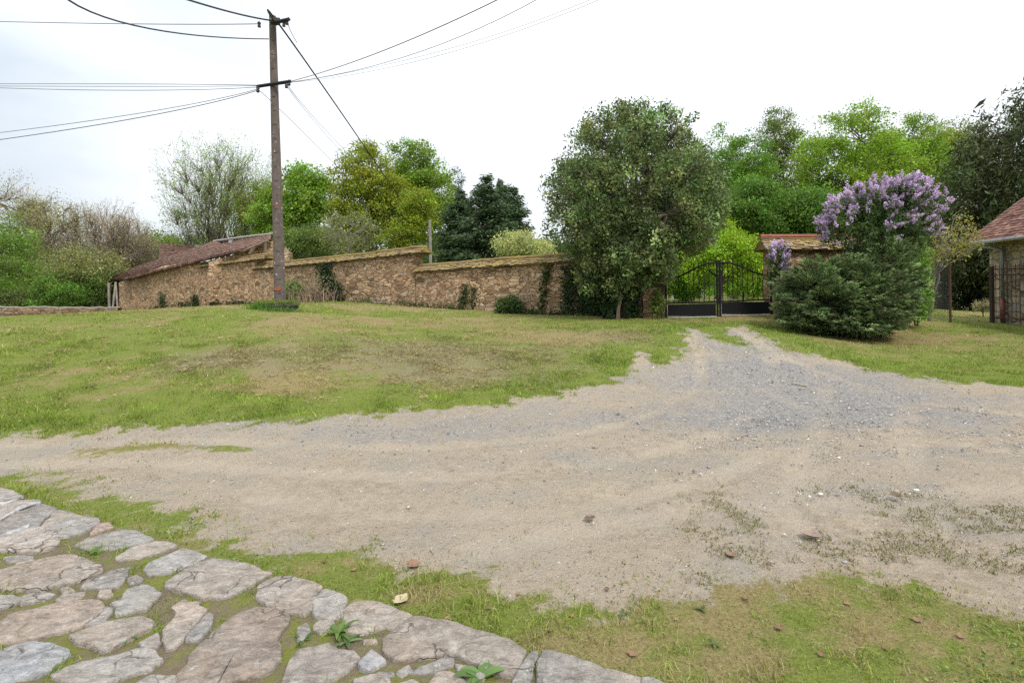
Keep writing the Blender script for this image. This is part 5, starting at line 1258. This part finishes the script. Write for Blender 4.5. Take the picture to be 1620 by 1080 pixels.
lilac('lilac in full purple bloom rising above the dark conifer bush', GP(1400, 14.5), [E(1400,326,14.4,54,40,.8), E(1325,352,14.4,26,40,.5), E(1450,335,14.4,26,50,.6), E(1362,322,14.4,30,26,.5), E(1430,300,14.4,36,22,.5), E(1398,375,14.3,54,48,.7,1.3)], 820, 330, 101, (.06,.10,.03))
lilac('small lilac spray with purple flowers beside the right gate post', GP(1232, 15.6), [E(1232,412,15.6,14,26,.25), E(1222,440,15.6,8,16,.2)], 60, 32, 102, (.075,.12,.04))

# ------------------------------------------------------------------ stone house at the right edge
hc = P(1567, 509, 17.7); hz = hc[2]-.3
hp = np.array((hc[0], hc[1], hc[2])); rt = thing('stone_house', hp, 'small stone house corner with red tile roof at the right edge', 'house')
ev = P(1570, 380, 17.7)[2]
c0 = np.array((hc[0], hc[1])); d1 = np.array((-.22, -1.0)); d1 /= np.linalg.norm(d1); d2 = np.array((1.0, -.22)); d2 /= np.linalg.norm(d2)
L1, L2 = 7.5, 6.5
K = [c0, c0+d1*L1, c0+d1*L1+d2*L2, c0+d2*L2]
m = MB(); n = 16
for a, b in zip(K, K[1:]+K[:1]):
    t = np.linspace(0, 1, n)[:, None]; q = a+(b-a)*t; V = np.concatenate([np.c_[q, np.full(n, z)] for z in np.linspace(hz, ev, 8)])
    i = np.arange(n-1); m.add(V, np.concatenate([np.c_[j*n+i, j*n+i+1, (j+1)*n+i+1, (j+1)*n+i] for j in range(7)]))
m.build('wall', M_house, rt, loc=hp)
ov = .45; ctr = (K[0]+K[2])/2
def out(k, o): 
    s = {0: -d1-d2, 1: d1-d2, 2: d1+d2, 3: -d1+d2}[k]; return K[k]+s*o
EV = [np.r_[out(k, ov), ev-.02] for k in range(4)]
rh = 4.6; A0 = np.r_[ctr-d1*(L1/2-L2/2)*.6, ev+rh]; A1 = np.r_[ctr+d1*(L1/2-L2/2)*.6, ev+rh]
RT = [(.22, .105, .082), (.27, .13, .10), (.17, .088, .07), (.30, .17, .125)]
m = MB()
tiles(m, EV[0], EV[1], A0, A1, .17, .11, RT, 1, .014, .02); tiles(m, EV[1], EV[2], A1, A1+d2.tolist()[0]*0, .17, .11, RT, 1, .014, .02)
tiles(m, EV[2], EV[3], A1, A0, .17, .11, RT, 1, .014, .02); tiles(m, EV[3], EV[0], A0, A0+np.array((0, 0, 1e-4)), .17, .11, RT, 1, .014, .02)
m.build('roof', M_tile, rt, loc=hp)
m = MB(); m.tube([EV[3]+(0, 0, -.05), EV[0]+(0, 0, -.06)], .06, 8, (.4, .4, .42)); m.tube([EV[0]+(0, 0, -.06), EV[1]+(0, 0, -.05)], .06, 8, (.4, .4, .42)); m.build('gutter', M_zinc, rt, True, loc=hp)
g0 = np.r_[c0-d2*.42+d1*.35, ev-.1]; w0 = np.r_[c0-d2*.08+d1*.75, ev-.42]
m = MB(); m.tube([g0, g0+(0, 0, -.12), (g0+w0)/2, w0+(0, 0, .05), w0+(0, 0, -.1), np.r_[w0[:2], hc[2]+.75]], .05, 8, (.3, .3, .33)); dp = m.build('downpipe', M_zinc, rt, True, loc=hp)
m = MB(); m.tube([np.r_[w0[:2], hc[2]+.78], np.r_[w0[:2], hc[2]-.05]], .062, 8, (.22, .08, .055)); m.build('pipe_foot', M_zinc, dp, True, loc=hp)
# railing gate standing against the house
fp = P(1570, 511, 17.0); fz = fp[2]
rt = thing('iron_railing', fp, 'rusty iron railing gate standing open against the stone house', 'railing')
fd = np.r_[d1*.75+np.array((.35, 0)), 0]; fd = np.r_[(d1+np.array((.45, 0)))/np.linalg.norm(d1+np.array((.45, 0))), 0]
RUS = (.10, .05, .035)
m = MB(); m.box(fp+np.array((0, 0, .87)), (.09, .09, 1.8), 0, (.06, .04, .035)); m.build('post', M_iron, rt, loc=fp)
m = MB()
for z in (.18, 1.5, 1.68): m.tube([fp+(0, 0, z), fp+fd*3.2+(0, 0, z)], .018, 5, RUS)
m.tube([fp+(0, 0, 1.5), fp+fd*1.2+(0, 0, .75)], .015, 5, RUS); m.build('rails', M_iron, rt, loc=fp)
for k in range(28):
    m = MB(); b = fp+fd*(.11*(k+1)); m.tube([b+(0, 0, .08), b+(0, 0, 1.78), b+(0, 0, 1.86)], [.009, .009, .002], 5, (.07, .05, .045)); m.build('bar', M_iron, rt, loc=fp)
# wire mesh fence
q0, q1 = P(1440, 508, 16.6), P(1504, 513, 16.6)
rt = thing('wire_fence', q1, 'dark wire mesh fence panel on a rusty post beside the lilac', 'fence')
q1[2] = g1(q1[0], q1[1]); q0[2] = g1(q0[0], q0[1])
m = MB(); m.tube([q1+(0, 0, -.2), q1+(0, 0, 1.85)], .033, 7, (.10, .055, .04)); m.build('post', M_iron, rt, loc=q1)
m = MB()
for k in range(22): z = .25+k*.07; m.tube([q0+(0, 0, z), q1+(0, 0, z)], .0045, 4, (.06, .06, .06), False)
for k in range(26): a = q0+(q1-q0)*k/25; m.tube([a+(0, 0, .25), a+(0, 0, 1.75)], .0035, 4, (.06, .06, .06), False)
m.build('wire_mesh', M_iron, rt, loc=q1)

# ------------------------------------------------------------------ light, sky, camera
sun_el, sun_az = R(52), R(150)        # azimuth clockwise from north (+Y): high, behind the camera to the right
w = bpy.data.worlds.new('World'); bpy.context.scene.world = w; w.use_nodes = True; t = w.node_tree; t.nodes.clear()
N = t.nodes.new; sky = N('ShaderNodeTexSky'); sky.sky_type = 'NISHITA'; sky.sun_disc = False; sky.sun_elevation = sun_el; sky.sun_rotation = sun_az
b1 = N('ShaderNodeBackground'); b1.inputs[1].default_value = .08; t.links.new(sky.outputs[0], b1.inputs[0])
tc = N('ShaderNodeTexCoord'); mp = N('ShaderNodeMapping'); mp.inputs['Scale'].default_value = (1, 1, 2.4); mp.inputs['Location'].default_value = (.3, .1, .2); t.links.new(tc.outputs['Generated'], mp.inputs[0])
nz = N('ShaderNodeTexNoise'); nz.inputs['Scale'].default_value = 1.7; nz.inputs['Detail'].default_value = 6; nz.inputs['Roughness'].default_value = .5; t.links.new(mp.outputs[0], nz.inputs['Vector'])
sx = N('ShaderNodeSeparateXYZ'); t.links.new(tc.outputs['Generated'], sx.inputs[0])
mr = N('ShaderNodeMath'); mr.operation = 'MULTIPLY_ADD'; t.links.new(sx.outputs[0], mr.inputs[0]); mr.inputs[1].default_value = .42; t.links.new(nz.outputs['Fac'], mr.inputs[2])
cr = N('ShaderNodeValToRGB'); e = cr.color_ramp.elements; e[0].position = .16; e[0].color = (.48, .54, .60, 1); e[1].position = .50; e[1].color = (.86, .89, .92, 1); t.links.new(mr.outputs[0], cr.inputs[0])
b2 = N('ShaderNodeBackground'); zc = N('ShaderNodeMath'); zc.operation = 'MAXIMUM'; t.links.new(sx.outputs[2], zc.inputs[0]); zc.inputs[1].default_value = 0
zs = N('ShaderNodeMath'); zs.operation = 'MULTIPLY_ADD'; t.links.new(zc.outputs[0], zs.inputs[0]); zs.inputs[1].default_value = .70; zs.inputs[2].default_value = .47; t.links.new(zs.outputs[0], b2.inputs[1]); t.links.new(cr.outputs[0], b2.inputs[0])
mx = N('ShaderNodeMixShader'); mx.inputs[0].default_value = .9; t.links.new(b1.outputs[0], mx.inputs[1]); t.links.new(b2.outputs[0], mx.inputs[2])
o = N('ShaderNodeOutputWorld'); t.links.new(mx.outputs[0], o.inputs[0])
sl = bpy.data.lights.new('sun', 'SUN'); sl.energy = 1.4; sl.angle = R(11); sl.color = (1, .95, .88)
so = bpy.data.objects.new('sun', sl); C.objects.link(so)
sd_ = Vector((math.sin(sun_az)*math.cos(sun_el), math.cos(sun_az)*math.cos(sun_el), math.sin(sun_el)))
so.rotation_euler = sd_.to_track_quat('Z', 'Y').to_euler()
cam = bpy.data.cameras.new('camera'); cam.sensor_width = 36; cam.lens = F/1620*36; cam.shift_y = (CYH-540)/1620; cam.clip_end = 2000; cam.clip_start = .05
co = bpy.data.objects.new('camera', cam); C.objects.link(co)
co.matrix_world = Matrix.Translation((0, 0, EYE))@Matrix.Rotation(R(90), 4, 'X')@Matrix.Rotation(ROLL, 4, 'Z')
S = bpy.context.scene; S.camera = co
S.view_settings.view_transform = 'Standard'; S.view_settings.look = 'None'; S.view_settings.exposure = 1.15; S.view_settings.gamma = 1
S.cycles.max_bounces = 6; S.cycles.diffuse_bounces = 3; S.cycles.transmission_bounces = 4; S.cycles.use_denoising = False
